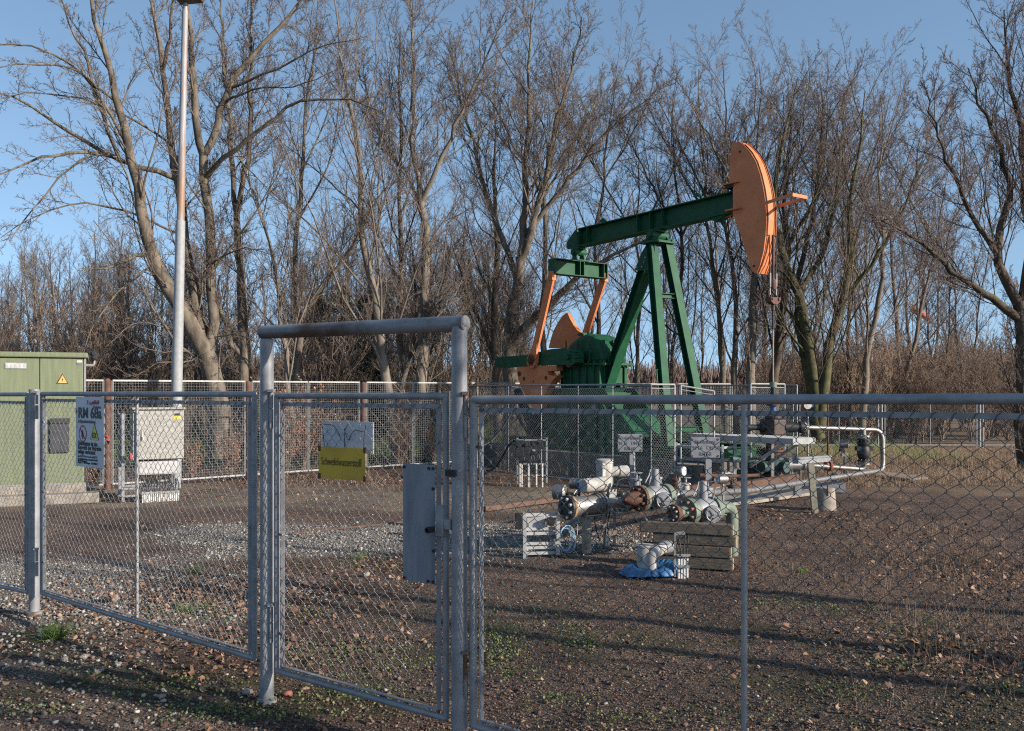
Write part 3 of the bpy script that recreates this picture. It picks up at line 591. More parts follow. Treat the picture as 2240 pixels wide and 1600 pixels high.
# ---------------------------------------------------------------- pumping unit: u runs along the beam to the well, v to its far side
PU = np.array([.6, -.8, 0]); PVv = np.array([.8, .6, 0]); P0 = np.array([3.0, 19.24, 0])
def S(u, v, z): return P0+PU*u+PVv*v+np.array([0, 0, z])
def UZ(px, py, v):
    bx, by = P0[0]+.8*v, P0[1]+.6*v; k = px-CX; u = (k*by-F*bx)/(F*.6+.8*k); Y = by-.8*u
    return u, H-(py-HY)*Y/F
def Spx(px, py, v): u, z = UZ(px, py, v); return S(u, v, z)
def oprism(q, pix, v, thick):                               # side outline read at plane v, given real thickness
    q.prism([Spx(a, b_, v) for a, b_ in pix], PVv*thick); return q
ZZ = np.array([0, 0, 1.])
fnd = MB(); fnd.box(S(-1.2, 0, .2), (7.6, 2.9, .5), PU); fnd = fnd.build('concrete_foundation', concrete_dark, bevel=.02); tag(fnd, 'dark concrete block under the green pumping unit', 'foundation', kind='thing')
pump = thing('pumpjack', S(0, 0, .45), 'green nodding oil pump with orange horsehead standing behind the inner fence', 'pumpjack')
# walking beam
bu0, bz0 = UZ(1262, 499, -.14); bu1, bz1 = UZ(1610, 417, -.14); _, cz0 = UZ(1263, 541, -.14); _, cz1 = UZ(1611, 461, -.14)
bh = ((bz0-cz0)+(bz1-cz1))/2; ma, mb_ = (bz0+cz0)/2, (bz1+cz1)/2
zb_ = lambda u: ma+(mb_-ma)*(u-bu0)/(bu1-bu0)
q = MB(); q.ibeam(S(bu0, 0, ma), S(bu1, 0, mb_), .28, bh, .022)
bd = (S(bu1, 0, mb_)-S(bu0, 0, ma)); bd /= np.linalg.norm(bd); bup = np.cross(PVv, bd)*-1; bup = bup if bup[2] > 0 else -bup
for px in (1265, 1283, 1392, 1420, 1447):
    u, _ = UZ(px, 480, -.14); q.box(S(u, 0, zb_(u)), (.014, .26, bh-.03), bd, PVv, bup)
q.build('walking_beam', green, pump)
q = MB(); oprism(q, [(1262, 500), (1256, 506), (1240, 530), (1238, 541), (1243, 546), (1263, 543)], -.04, .05); q.cyl(Spx(1244, 537, -.045), PVv, .03, .02, 10); q.build('tail_lug', green, pump)
for px, py in ((1317, 483), (1523, 427)):
    q = MB(); oprism(q, [(px-8, py+4), (px-1, py-5), (px+4, py-5), (px+12, py+3)], -.02, .03); q.build('lifting_lug', green, pump)
q = MB(); u, z = UZ(1560, 472, -.1); q.prism([S(u-.1, -.1, zb_(u)-bh/2), S(u+.28, -.1, zb_(u)-bh/2), S(u+.1, -.1, z-.12), S(u+.02, -.1, z-.12)], PVv*.2); q.build('beam_bracket', green, pump)
q = MB(); q.tube([Spx(1563, 483, 0), Spx(1605, 470, 0)], .012, 8); q.build('tie_rod', orange, pump)
# saddle bearing and samson post
q = MB(); up_, zp_ = UZ(1424, 514, -.2); q.cyl(S(up_, 0, zp_), PVv, .095, .50, 24); q.cyl(S(up_, 0, zp_), PVv, .065, .56, 24)
q.box(S(up_, 0, zp_+.09), (.30, .26, .05), PU)
for k in (-.2, .2): q.prism([S(up_-.14, k-.03, zp_-.1), S(up_+.14, k-.03, zp_-.1), S(up_+.06, k-.03, zp_+.04), S(up_-.06, k-.03, zp_+.04)], PVv*.06)
q.build('centre_bearing', green, pump, smooth=True)
q = MB(); _, zt_ = UZ(1424, 528, -.3); q.box(S(up_, 0, zt_), (.50, .58, .035), PU); q.box(S(up_, 0, zt_+.03), (.36, .5, .03), PU)
for a in (-.2, .2):
    for c_ in (-.22, .22): q.cyl(S(up_+a, c_, zt_+.04), ZZ, .016, .06, 8)
q.build('post_cap', green, pump)
def leg(a, b_, out, w_=.20, d_=.16):                        # H section post
    q = MB(); q.ibeam(a, b_, w_, d_, .014, out); q.build('samson_leg', green, pump)
topc = zt_-.02
leg(S(up_-.02, -.16, topc), S(1.05, -.68, .55), PU); leg(S(up_+.10, .16, topc), S(.98, .52, .55), PU)
rl = Spx(1285, 975, -.25); leg(S(up_-.14, -.02, topc-.1), rl, PU, .24, .2)
q = MB(); oprism(q, [(1417, 530), (1432, 530), (1433, 592), (1388, 592), (1402, 555)], -.20, .02)
q.build('gusset_plate', green, pump)
q = MB()
for px, py in ((1404, 554), (1416, 553), (1400, 564), (1412, 564), (1397, 574), (1409, 574), (1393, 585), (1405, 584)): q.cyl(Spx(px, py, -.22), PVv, .016, .03, 8)
q.build('gusset_bolt', galv_light, pump)
def legpt(t, near): a, b_ = (S(up_-.02, -.16, topc), S(1.05, -.68, .55)) if near else (S(up_+.10, .16, topc), S(.98, .52, .55)); return a+(b_-a)*t
for t in (.26, .9): q = MB(); q.ibeam(legpt(t, True), legpt(t, False), .12, .10, .012, ZZ); q.build('cross_brace', green, pump)
q = MB(); a, b_ = legpt(.62, True)-PVv*.11, legpt(.76, True)-PVv*.11; q.tube(arc([a+PVv*.05, a-PVv*.05, b_-PVv*.05, b_+PVv*.05], .03), .014, 8); q.build('grab_handle', green, pump)
# horsehead
hp = [(1600, 313), (1614, 311), (1625, 319), (1640, 335), (1652, 356), (1661, 383), (1668, 412), (1673, 445), (1675, 480), (1673, 515), (1668, 550), (1661, 580), (1654, 598), (1645, 594), (1634, 560), (1620, 515), (1603, 468), (1604, 405), (1595, 398), (1597, 350)]
prof = [UZ(a, b_, -.15) for a, b_ in hp]
q = MB()
for v_ in (-.15, .135): q.prism([S(u, v_, z) for u, z in prof], PVv*.015)
q.build('horsehead_side', orange, pump)
arcp = prof[1:13]; cu, czz = .52, 4.88
def strip(q, pts, v0, v1, th, lift):                        # curved plate over the arc
    o = []
    for u, z in pts:
        d = np.array([u-cu, z-czz]); d /= np.linalg.norm(d); o.append((u+d[0]*lift, z+d[1]*lift, d))
    for (u0, z0, d0), (u1, z1, d1) in zip(o[:-1], o[1:]):
        q.hexa([S(u0, v0, z0), S(u0, v1, z0), S(u1, v1, z1), S(u1, v0, z1), S(u0+d0[0]*th, v0, z0+d0[1]*th), S(u0+d0[0]*th, v1, z0+d0[1]*th), S(u1+d1[0]*th, v1, z1+d1[1]*th), S(u1+d1[0]*th, v0, z1+d1[1]*th)])
q = MB(); strip(q, arcp, -.149, .149, .012, -.004)
for a, c_ in ((-.155, -.148), (-.098, -.090), (.090, .098), (.148, .155)): strip(q, arcp, a, c_, .018, 0.004)
q.build('horsehead_front', orange, pump)
q = MB()
for px, py in ((1593, 402), (1598, 459)): q.box(Spx(px+8, py-.5, -.16)+PVv*.16, (.36, .44, .022), PU)
q.build('head_clamp_plate', orange, pump)
q = MB(); q.box(Spx(1599, 408, -.1)+PVv*.1, (.22, .3, .07), PU); q.box(Spx(1609, 437, -.1)+PVv*.1-PU*.03, (.05, .26, .42), PU)
for k in (-.1, .0, .1): q.cyl(Spx(1597, 412, -.1)+PVv*(.1+k)-PU*.05, ZZ, .015, .16, 8)
q.build('head_hinge', dark_iron, pump)
q = MB()
for px, py in ((1618, 332), (1649, 582)): q.cyl(Spx(px, py, -.16), PVv, .022, .012, 12)
q.build('lifting_hole', black_ink, pump)
gp = [Spx(1618, 383, -.152), Spx(1636, 384, -.152)]
q = MB()                                                     # cable guard loop
uu, zz = UZ(1672, 446, -.2)
q.bar(S(uu-.02, -.21, zz), S(uu+.62, -.21, zz+.06), .012, .06); q.bar(S(uu-.02, .21, zz), S(uu+.62, .21, zz+.06), .012, .06); q.bar(S(uu+.62, -.21, zz+.06), S(uu+.62, .21, zz+.06), .06, .012, PU)
q.build('cable_guard', orange, pump)
# bridle, carrier bar, polished rod
cab = MB(); ru = prof[8][0]+.05
hangz = UZ(1687, 632, 0)[1]
for v_ in (-.115, .115):
    pts = []
    for u, z in arcp[1:9]:
        d = np.array([u-cu, z-czz]); d /= np.linalg.norm(d); pts.append(S(u+d[0]*.028, v_, z+d[1]*.028))
    pts += [S(ru, v_*.9, prof[9][1]), S(ru, v_*.8, hangz+.25), S(ru, v_*.75, hangz)]
    cab.tube(pts, .013, 8)
cab.build('bridle_cable', black_rub, pump, smooth=True)
for v_ in (-.09, .09): q = MB(); q.cyl(S(ru, v_, hangz+.16), ZZ, .021, .24, 10); q.cyl(S(ru, v_, hangz-.02), ZZ, .013, .2, 8); q.build('cable_socket', galv, pump, smooth=True)
q = MB(); zr0 = UZ(1687, 515, 0)[1]; q.tube([S(ru, 0, zr0), S(ru, 0, zr0-.5)], .028, 12); q.tube([S(ru, 0, zr0-.5), S(ru, 0, hangz+.12)], .022, 12)
q.lathe(S(ru, 0, hangz-.02), ZZ, [(0, .05), (.05, .065), (.16, .06), (.2, .03)], 16)
zc = UZ(1687, 655, 0)[1]; q.prism([S(ru-.06, -.15, zc+.03), S(ru-.06, .15, zc+.03), S(ru-.06, .13, zc-.05), S(ru-.06, .05, zc-.10), S(ru-.06, -.05, zc-.10), S(ru-.06, -.13, zc-.05)], PU*.12)
for v_ in (-.11, .11): q.tube([S(ru, v_, zc), S(ru, v_*1.25, zc+.13), S(ru, v_*.6, hangz+.05)], .014, 8); q.cyl(S(ru+.07, v_*.85, zc), PU, .03, .02, 10)
q.cyl(S(ru, 0, zc-.14), ZZ, .035, .14, 12); q.build('carrier_bar', rust_light, pump, smooth=True)
brass = mat('oily_polished_rod', (.40, .26, .16), (.28, .17, .10), 14, .3, .8)
wz = UZ(1687, 862, 0)[1]
q = MB(); q.tube([S(ru, 0, zc-.2), S(ru, 0, UZ(1687, 722, 0)[1])], .019, 10); q.build('rod_sleeve', dark_iron, pump, smooth=True)
q = MB(); q.tube([S(ru, 0, UZ(1687, 722, 0)[1]), S(ru, 0, wz-.3)], .016, 10); q.build('polished_rod', brass, pump, smooth=True)
# equalizer
eu, ez0 = UZ(1207, 566, -.80); _, ez1 = UZ(1207, 600, -.80); ez = (ez0+ez1)/2; eh = abs(ez0-ez1)
eu = -2.42
q = MB(); q.ibeam(S(eu, -.80, ez), S(eu, .80, ez-.0), .26, eh, .016, ZZ)
for v_ in (-.79, -.06, .06, .68, .79): q.box(S(eu, v_, ez), (.25, .014, eh-.02), PU)
for v_ in (-.8,): q.box(S(eu, v_, ez), (.26, .014, eh), PU)
q.build('equalizer', green, pump)
q = MB(); zt2 = zb_(eu)-bh/2
q.cyl(S(eu, 0, zt2-.11), PVv, .085, .34, 24); q.cyl(S(eu, 0, zt2-.11), PVv, .055, .42, 20)
for k in (-.11, .11):
    q.prism([S(eu-.1, k-.025, ez+eh/2), S(eu+.1, k-.025, ez+eh/2), S(eu+.05, k-.025, zt2-.08), S(eu-.05, k-.025, zt2-.08)], PVv*.05)
q.box(S(eu, 0, zt2-.02), (.22, .2, .04), PU); q.box(S(eu, 0, ez+eh/2+.012), (.3, .34, .024), PU); q.build('tail_bearing', green, pump, smooth=True)
# cranks, weights, pitmans (near side -v, far side +v)
for sgn, top_, pin, v_ in ((-1, (1212, 606), (1165, 790), -.80), (1, (1318, 611), (1270, 765), .80)):
    a = Spx(*top_, v_); b_ = Spx(*pin, v_); a = S(eu, v_, a[2])
    q = MB(); q.bar(a+(0, 0, .05), b_, .055, .20, PU); q.box(a+(0, 0, .03), (.15, .11, .20), PU)
    q.cyl(a+(0, 0, .02), PVv, .035, .14, 12); q.cyl(b_, PVv, .17, .09, 28); d_ = (a-b_)/np.linalg.norm(a-b_)
    q.prism([b_-PVv*.045+PU*.165, b_-PVv*.045-PU*.165, b_-PVv*.045+d_*.5-PU*.06, b_-PVv*.045+d_*.5+PU*.06], PVv*.09)
    q.build('pitman_arm', orange, pump, smooth=True)
    q = MB(); q.cyl(b_-PVv*.05, PVv, .095, .05, 24); q.cyl(b_-PVv*.085, PVv, .06, .05, 20)
    for i in range(6): q.cyl(b_-PVv*.05+PU*.125*math.cos(i*PI/3)+ZZ*.125*math.sin(i*PI/3), PVv, .012, .03, 8)
    q.build('wrist_pin', rustm, pump, smooth=True)
vn = -.72
q = MB(); oprism(q, [(1082, 785), (1098, 781), (1150, 777), (1205, 764), (1232, 762), (1255, 767), (1262, 780), (1258, 797), (1232, 800), (1190, 799), (1098, 805), (1083, 804)], vn, .16); q.build('crank', green, pump)
q = MB(); oprism(q, [(1216, 766), (1250, 765), (1257, 768), (1257, 794), (1252, 799), (1216, 799)], vn-.05, .27); q.cyl(Spx(1240, 781, vn-.09), PVv, .07, .05, 20)
for py in (772, 785, 795):
    for px in (1250, 1262): q.cyl(Spx(px, py-3, vn-.03), PVv, .022, .10, 8)
for py in (771, 781, 791): q.box(Spx(1256, py-3, vn+.04), (.24, .14, .05), PU)
q.build('crank_clamp', green, pump, bevel=.012)
q = MB(); oprism(q, [(1130, 803), (1216, 800), (1217, 811), (1207, 812), (1198, 813), (1199, 820), (1208, 822), (1218, 822), (1205, 838), (1193, 858), (1184, 880), (1181, 893), (1165, 893), (1150, 868), (1139, 845), (1133, 828)], vn-.03, .20)
q.build('counterweight', orange, pump)
for px, py, r_ in ((1146, 829, .045), (1194, 827, .045), (1167, 835, .022), (1136, 818, .06)): q = MB(); q.cyl(Spx(px, py, vn-.035), PVv, r_, .012, 14); q.build('bolt_hole', rustm, pump)
q = MB(); oprism(q, [(1200, 762), (1204, 745), (1210, 725), (1220, 706), (1230, 692), (1238, 685), (1242, 686), (1247, 698), (1256, 714), (1266, 727), (1281, 741), (1283, 762)], .72, .11); q.build('counterweight', orange, pump)
q = MB(); oprism(q, [(1190, 772), (1290, 765), (1290, 790), (1190, 795)], .72, .14); q.build('crank', green, pump)
# gearbox
gu, gz = UZ(1262, 795, -.45); gu += .1
q = MB(); hump = [(-.78, -.02), (-.74, .18), (-.60, .36), (-.42, .50), (-.16, .62), (.1, .66), (.34, .60), (.52, .48), (.64, .30), (.68, .1), (.68, -.02)]
q.prism([S(gu+a, -.36, gz+b_) for a, b_ in hump], PVv*.72)
q.build('gearbox_cover', green, pump, bevel=.10)
q = MB(); q.prism([S(gu-.72, -.42, gz-.06), S(gu+.62, -.42, gz-.06), S(gu+.62, -.42, gz-.52), S(gu+.5, -.42, gz-.66), S(gu-.6, -.42, gz-.66), S(gu-.72, -.42, gz-.5)], PVv*.84)
for k in (-.55, -.3, -.05, .2, .45): q.box(S(gu+k, -.44, gz-.35), (.03, .06, .6), PU)
for k in (-.3, 0, .3): q.box(S(gu+.64, k, gz-.3), (.06, .03, .5), PU); q.box(S(gu+.60, k, gz+.3), (.12, .025, .4), PU)
for k in (-.5, -.1, .3): q.box(S(gu+k, -.43, gz+.28), (.025, .04, .5), PU)
q.build('gearbox_case', green, pump, bevel=.01)
q = MB(); q.box(S(gu, 0, gz-.03), (1.52, .98, .05), PU); q.box(S(gu, 0, gz-.69), (1.5, 1.05, .05), PU)
for v_ in (-.46, .46):
    for i in range(8): q.cyl(S(gu-.68+i*.195, v_, gz-.02), ZZ, .02, .13, 8)
    for i in range(5): q.cyl(S(gu-.62+i*.3, v_, gz-.65), ZZ, .026, .12, 8)
for i in range(5): q.cyl(S(gu+.72, -.4+i*.2, gz-.02), ZZ, .02, .13, 8)
q.build('gearbox_flange', green, pump)
q = MB(); q.box(S(gu-.2, -.2, gz+.66), (.16, .14, .07), PU); q.cyl(S(gu+.02, -.2, gz+.68), ZZ, .035, .08, 10); q.build('inspection_cap', green, pump)
q = MB(); q.tube([S(gu+.64, -.1, gz+.42), S(gu+.72, -.1, gz+.44), S(gu+.70, -.1, gz+.5)], .01, 6); q.cyl(S(gu+.7, .1, gz-.5), PU, .05, .14, 12); q.cyl(S(gu+.7, -.25, gz-.35), PU, .04, .1, 10); q.build('oil_plug', dark_iron, pump)
q = MB(); q.cyl(S(gu-.05, 0, gz), PVv, .1, 1.5, 20); q.build('crank_shaft', rustm, pump)
# pedestal and skid
q = MB()
pr_ = UZ(1392, 958, -.5)
for v_ in (-.50, .46):
    q.prism([Spx(1180, 850, -.5)+PVv*(v_+.5), Spx(1318, 850, -.5)+PVv*(v_+.5), S(pr_[0], v_, pr_[1]), S(pr_[0], v_, .56), S(-2.95, v_, .56)], PVv*.04)
q.box(S(gu, 0, (gz-.7+.56)/2+.1), (1.3, .9, gz-.7-.56-.1), PU); q.build('pedestal', green, pump)
for u_ in (-2.7, -2.2, -1.7, -1.2): q = MB(); q.bar(S(u_, -.525, .58), S(u_, -.525, 1.5), .02, .07, PVv); q.build('rib', green, pump)
q = MB(); q.box(S(-1.95, -.507, .95), (.36, .014, .5), PU); q.build('shaded_opening_plate', dark_iron, pump)  # dark plate added to put a shaded opening into the pedestal side
q = MB(); q.bar(S(-2.9, -.53, 1.52), S(-1.0, -.53, 1.52), .03, .06, PVv); q.build('stiffener', green, pump)
q = MB(); a, b_ = Spx(1318, 850, -.5), S(pr_[0], -.5, pr_[1]); a = a+(b_-a)*.45; q.prism([a, a+PVv*.96, b_+PVv*.96, b_], (.02, 0, .02)); q.bar(S(gu+.66, -.5, gz-.62), S(gu+1.02, -.55, gz-1.05), .14, .04, PU); q.build('front_apron', green, pump)
q = MB()
for v_ in (-.85, .85): q.ibeam(S(-4.0, v_, .57), S(2.1, v_, .57), .16, .2, .014, ZZ)
for u in (-3.9, -2.4, -.9, .6, 1.05, 2.0): q.ibeam(S(u, -.85, .565), S(u, .85, .565), .14, .17, .012, ZZ)
q.build('skid', green, pump)
q = MB(); q.cyl(S(-3.7, -.1, .95), PVv, .24, .55, 24); q.cyl(S(-3.7, -.42, .95), PVv, .12, .1, 16)
for k in np.linspace(0, 2*PI, 12, endpoint=False): q.bar(S(-3.7, -.32, .95)+PU*.24*math.cos(k)+ZZ*.24*math.sin(k), S(-3.7, .12, .95)+PU*.24*math.cos(k)+ZZ*.24*math.sin(k), .02, .02)
q.box(S(-3.7, -.1, .69), (.5, .5, .06), PU); q.build('motor', green, pump, smooth=True)
q = MB(); oprism(q, [(1123, 855), (1131, 848), (1164, 920), (1168, 955), (1160, 955)], -.66, .10); q.build('belt_guard', dark_iron, pump)
q = MB(); q.tube([Spx(1128, 903, -1.0), Spx(1140, 925, -1.05), Spx(1160, 955, -1.1)], .03, 10); q.build('lever_arm', dark_iron, pump)

# ---------------------------------------------------------------- wellhead
wh = thing('wellhead', (S(ru, 0, 0)), 'rusty wellhead stack with side valves under the polished rod', 'wellhead')
def wq(y0, y1, r_, name, m, n_=20, dx=0):
    z1 = UZ(1687, y0, 0)[1]; z0 = UZ(1687, y1, 0)[1]; q = MB(); q.tube([S(ru, dx, z0), S(ru, dx, z1)], r_, n_); return q.build(name, m, wh, smooth=True)
wq(1043, 1066, .10, 'casing', stain); wq(998, 1044, .13, 'casing_head', sage)
bluegreen = mat('dark_teal_casting', (.035, .075, .075), (.02, .045, .045), 8, .6)
z_ = UZ(1687, 1020, 0)[1]; q = MB(); q.ball(S(ru, 0, z_), .21, 16, (1, 1, .8)); q.cyl(S(ru, 0, z_), PVv, .1, .7, 18); q.cyl(S(ru, 0, z_), PU, .1, .6, 18); q.build('casing_spool', bluegreen, wh, smooth=True)
for y0, y1, r_ in ((1036, 1041, .18), (990, 997, .22), (983, 988, .22), (962, 968, .20), (952, 958, .20)):
    wq(y0, y1, r_, 'flange', rustm)
    z_ = UZ(1687, (y0+y1)/2, 0)[1]; q = MB()
    for i in range(8): a = i*PI/4+.2; q.cyl(S(ru+math.cos(a)*r_*.82, math.sin(a)*r_*.82, z_), ZZ, .018, .09, 8)
    q.build('stud_bolt', rustm, wh)
wq(958, 990, .13, 'tubing_head', rustm); 
z_ = UZ(1687, 935, 0)[1]; q = MB(); q.box(S(ru, 0, z_), (.34, .36, .30), PU); q.cyl(S(ru, 0, z_+.19), ZZ, .15, .1, 18); q.build('flow_tee', mat('oily_dark_rust', (.065, .038, .030), (.035, .024, .020), 12, .6), wh, bevel=.03)
q = MB(); ax = np.array([1., .12, 0]); c0_ = S(ru, 0, z_)
q.lathe(c0_+ax*.14, ax, [(0, .07), (.05, .075), (.06, .10), (.26, .10), (.27, .085), (.34, .085), (.36, .11), (.42, .11), (.43, .05), (.5, .05)], 20); q.build('side_valve', dark_iron, wh, smooth=True)
q = MB(); q.lathe(c0_-ax*.14, -ax, [(0, .09), (.1, .09), (.12, .055), (.3, .055), (.31, .075), (.36, .075)], 18); q.build('side_valve', dark_iron, wh, smooth=True)
q = MB()
for k in range(10): a = k*2*PI/10; q.tube([c0_+ax*.58+(0, math.cos(a)*.07, math.sin(a)*.07), c0_+ax*.61+(0, math.cos(a+.6)*.09, math.sin(a+.6)*.09), c0_+ax*.64+(0, math.cos(a+.3)*.06, math.sin(a+.3)*.06)], .008, 5)
q.build('chain', galv_light, wh)
wq(905, 920, .07, 'neck', bluegreen); wq(888, 900, .055, 'neck', blue_paint); wq(880, 888, .12, 'stuffing_box_flange', rustm); wq(845, 880, .045, 'stuffing_box', dark_iron); wq(836, 848, .065, 'gland_nut', sage)
for k in range(6): a = k*PI/3; q = MB(); q.cyl(S(ru+math.cos(a)*.1, math.sin(a)*.1, UZ(1687, 912, 0)[1]), ZZ, .012, .12, 6); q.build('gland_bolt', dark_iron, wh)
q = MB(); z_ = UZ(1687, 1018, 0)[1]; c0_ = S(ru, 0, z_); q.lathe(c0_+ax*.2, ax, [(0, .07), (.06, .07), (.07, .12), (.13, .12), (.14, .08), (.36, .08), (.37, .10), (.41, .10), (.42, .07), (.5, .07)], 18); q.build('lower_outlet', stain, wh, smooth=True)
# working platform with steps
pl = thing('steel_platform', S(3, -.7, 0), 'low galvanised grating platform with steps beside the wellhead', 'platform')
q = MB(); zd = .955
for v_ in (-1.0, -.38): q.bar(S(1.87, v_, zd-.06), S(4.17, v_, zd-.06), .012, .10)
for u in (1.87, 4.17): q.bar(S(u, -1.0, zd-.06), S(u, -.38, zd-.06), .012, .10)
q.build('deck_frame', galv_light, pl)
q = MB()
for i in range(58): u = 1.9+i*.0395; q.bar(S(u, -.99, zd-.02), S(u, -.39, zd-.02), .005, .03)
for v_ in (-.9, -.75, -.6, -.48): q.bar(S(1.88, v_, zd-.012), S(4.16, v_, zd-.012), .006, .012)
q.build('grating', galv, pl)
for u, v_ in ((1.9, -1.0), (2.95, -1.0), (3.3, -.4), (1.9, -.4)):
    q = MB(); q.bar(S(u, v_, 0), S(u, v_, zd-.1), .05, .05); q.build('leg', galv_light, pl)
q = MB(); q.bar(S(3.25, -.95, .42), S(3.95, -.95, zd-.1), .05, .05); q.bar(S(3.2, -.4, .42), S(3.9, -.4, zd-.1), .05, .05); q.build('brace', galv_light, pl)
for i, z_ in enumerate((.72, .50, .26)):
    q = MB(); v1 = -1.04-.0*i; q.bar(S(1.9, v1-.03, z_), S(2.95, v1-.03, z_), .012, .05); q.bar(S(1.9, v1-.30, z_), S(2.95, v1-.30, z_), .012, .05)
    for k in range(26): u = 1.92+k*.04; q.bar(S(u, v1-.3, z_+.015), S(u, v1-.03, z_+.015), .005, .02)
    q.build('step', galv_light, pl)
for u in (1.88, 2.97):
    q = MB(); q.bar(S(u, -1.36, 0), S(u, -1.36, .80), .05, .04); q.bar(S(u, -1.36, .30), S(u, -1.04, .30), .03, .04); q.bar(S(u, -1.36, .75), S(u, -1.04, .75), .03, .04); q.build('stair_side', galv_light, pl)

# ---------------------------------------------------------------- inner fence round the pumping unit
def fine_chain(a, b_, z0, z1, pitch=.062, r=.0019): return chain(a, b_, z0, z1, pitch, r, .004, 4, 3)
def ifence(a, b_, z0, z1, label, m, wm, npole, group='inner fence panels', r_=.017, cat='fence panel', name='chain_link_fence', zb2=None):
    a = np.array(a, float); b_ = np.array(b_, float); root = thing(name, ((a[0]+b_[0])/2, (a[1]+b_[1])/2, 0), label, cat, group)
    q = MB(); A0, A1, B0, B1 = [np.array([*p_[:2], z]) for p_, z in ((a, z0), (a, z1), (b_, z0), (b_, z1 if zb2 is None else zb2))]
    for c_, d_ in ((A0, A1), (B0, B1), (A1, B1), (A0, B0)): q.tube([c_, d_], r_, 8)
    q.tube([A1-(0, 0, .07), B1-(0, 0, .07)], r_*.5, 6)
    q.build('frame', m, root, smooth=True)
    for i in range(npole): t = (i+1)/(npole+1); p_ = A0+(B0-A0)*t; q = MB(); q.tube([p_, p_+(0, 0, z1-z0)], .012, 8); q.build('stiffener_pole', galv_light, root, smooth=True)
    np_mesh('wire_mesh', *fine_chain(A0, B0, z0, min(z1, zb2 or z1)-.06), wm, root); return root
us = [-4.3, -2.0, .25, 2.2]; zt = 1.86
labs = ['inner chain link panel at the tail end of the pumping unit', 'inner chain link panel in front of the orange counterweight', 'inner chain link panel in front of the samson post legs']
for i in range(3): ifence(S(us[i], -2.35, 0), S(us[i+1], -2.35, 0), .02, zt, labs[i], galv, galv_light, 1)
ifence(S(2.2, -2.35, 0), S(2.2, -1.75, 0), .02, zt, 'narrow chain link panel toned as sunlit at the front corner of the inner fence', galv_light, galv_light, 0)  # sun-facing frames get lighter steel, their sunlight put into the colour
ifence(S(2.23, -1.62, 0), S(3.1, -1.5, 0)+np.array([.0, .7, 0]), .22, zt-.02, 'open inner fence gate toned as sunlit with tilted top rail', galv_light, galv_light, 0, cat='gate', name='fence_gate', zb2=zt-.12)
ifence(S(2.3, .25, 0), S(2.3, 1.3, 0), .02, zt+.02, 'small chain link panel toned as sunlit at the far end of the inner fence', galv_light, galv_light, 0)
ifence(S(-4.3, -2.35, 0), S(-4.3, 1.6, 0), .02, zt, 'inner chain link panel closing the tail end behind the motor', galv, galv_light, 1)
ifence(S(-4.3, 1.7, 0), S(2.3, 1.7, 0), .02, zt, 'long inner chain link run on the far side of the pumping unit', galv, galv_light, 3)

# ---------------------------------------------------------------- back welded mesh fence
def weld_panel(a, b_, z0, z1, label, ny=None):
    a = np.array(a, float); b_ = np.array(b_, float); L = np.linalg.norm(b_-a); root = thing('mesh_fence', ((a[0]+b_[0])/2, (a[1]+b_[1])/2, 0), label, 'fence panel', 'back welded mesh panels')
    q = MB()
    A0, A1, B0, B1 = [np.array([*p_[:2], z]) for p_, z in ((a, z0), (a, z1), (b_, z0), (b_, z1))]
    for c_, d_ in ((A0, A1), (B0, B1), (A1, B1), (A0, B0)): q.bar(c_, d_, .03, .03)
    q.build('frame', galv_light, root)
    g_ = .05; nv = int(L/g_); nh = int((z1-z0)/g_); P = []
    for i in range(1, nv): p_ = A0+(B0-A0)*i/nv; P.append([p_, p_+(0, 0, z1-z0)])
    Q1 = tubes(np.array(P), np.full((len(P), 2), .0018), 3); P = []
    for i in range(1, nh): z = z0+(z1-z0)*i/nh; P.append([[*A0[:2], z], [*B0[:2], z]])
    np_mesh('wire_mesh', *join([Q1, tubes(np.array(P), np.full((len(P), 2), .0018), 3)]), galv_light, root)
def redpost(px, py0, py1, d, label):
    p_ = W(px, py1, d); q = MB(); t = W(px, py0, d); q.tube([(p_[0], p_[1], -.05), t], .055, 14); q.lathe(t, ZZ, [(0, .056), (.02, .045), (.04, .02)], 14)
    tag(q.build('fence_post', rust_light, smooth=True), label, 'fence post', 'red brown posts of the back fence')
def GP(px, d): return np.array([(px-CX)*d/F, d, 0])
bk = [(40, 15.2), (228, 16.1), (246, 16.2), (395, 17.0), (538, 17.9), (552, 18.0), (675, 18.9), (788, 19.7), (802, 19.8), (905, 20.6), (1010, 21.4), (1110, 22.2), (1225, 22.8), (1345, 23.3), (1470, 23.8), (1600, 24.3)]
names = ['behind the green cabinet', None, 'behind the grey cabinet, left of the lamp pole', 'right of the lamp pole before the big tree', None, 'seen under the left end of the portal bar', 'behind the blank white board', None, 'before the grey shrubs left of the guard plate', 'behind the right gate post', 'left of the inner fence corner', 'behind the orange counterweight', 'behind the pedestal of the pumping unit', 'behind the samson post', 'behind the wellhead']
for i, nm_ in enumerate(names):
    if nm_: (a, da), (b_, db) = bk[i], bk[i+1]; weld_panel(GP(a, da), GP(b_-2, db), .10, 1.93, 'welded wire mesh fence panel '+nm_)
redpost(235, 833, 1075, 16.15, 'red brown post between green and grey cabinets'); redpost(543, 838, 1052, 17.95, 'red brown post left of the portal'); redpost(795, 840, 1045, 19.75, 'red brown post above the blank board')
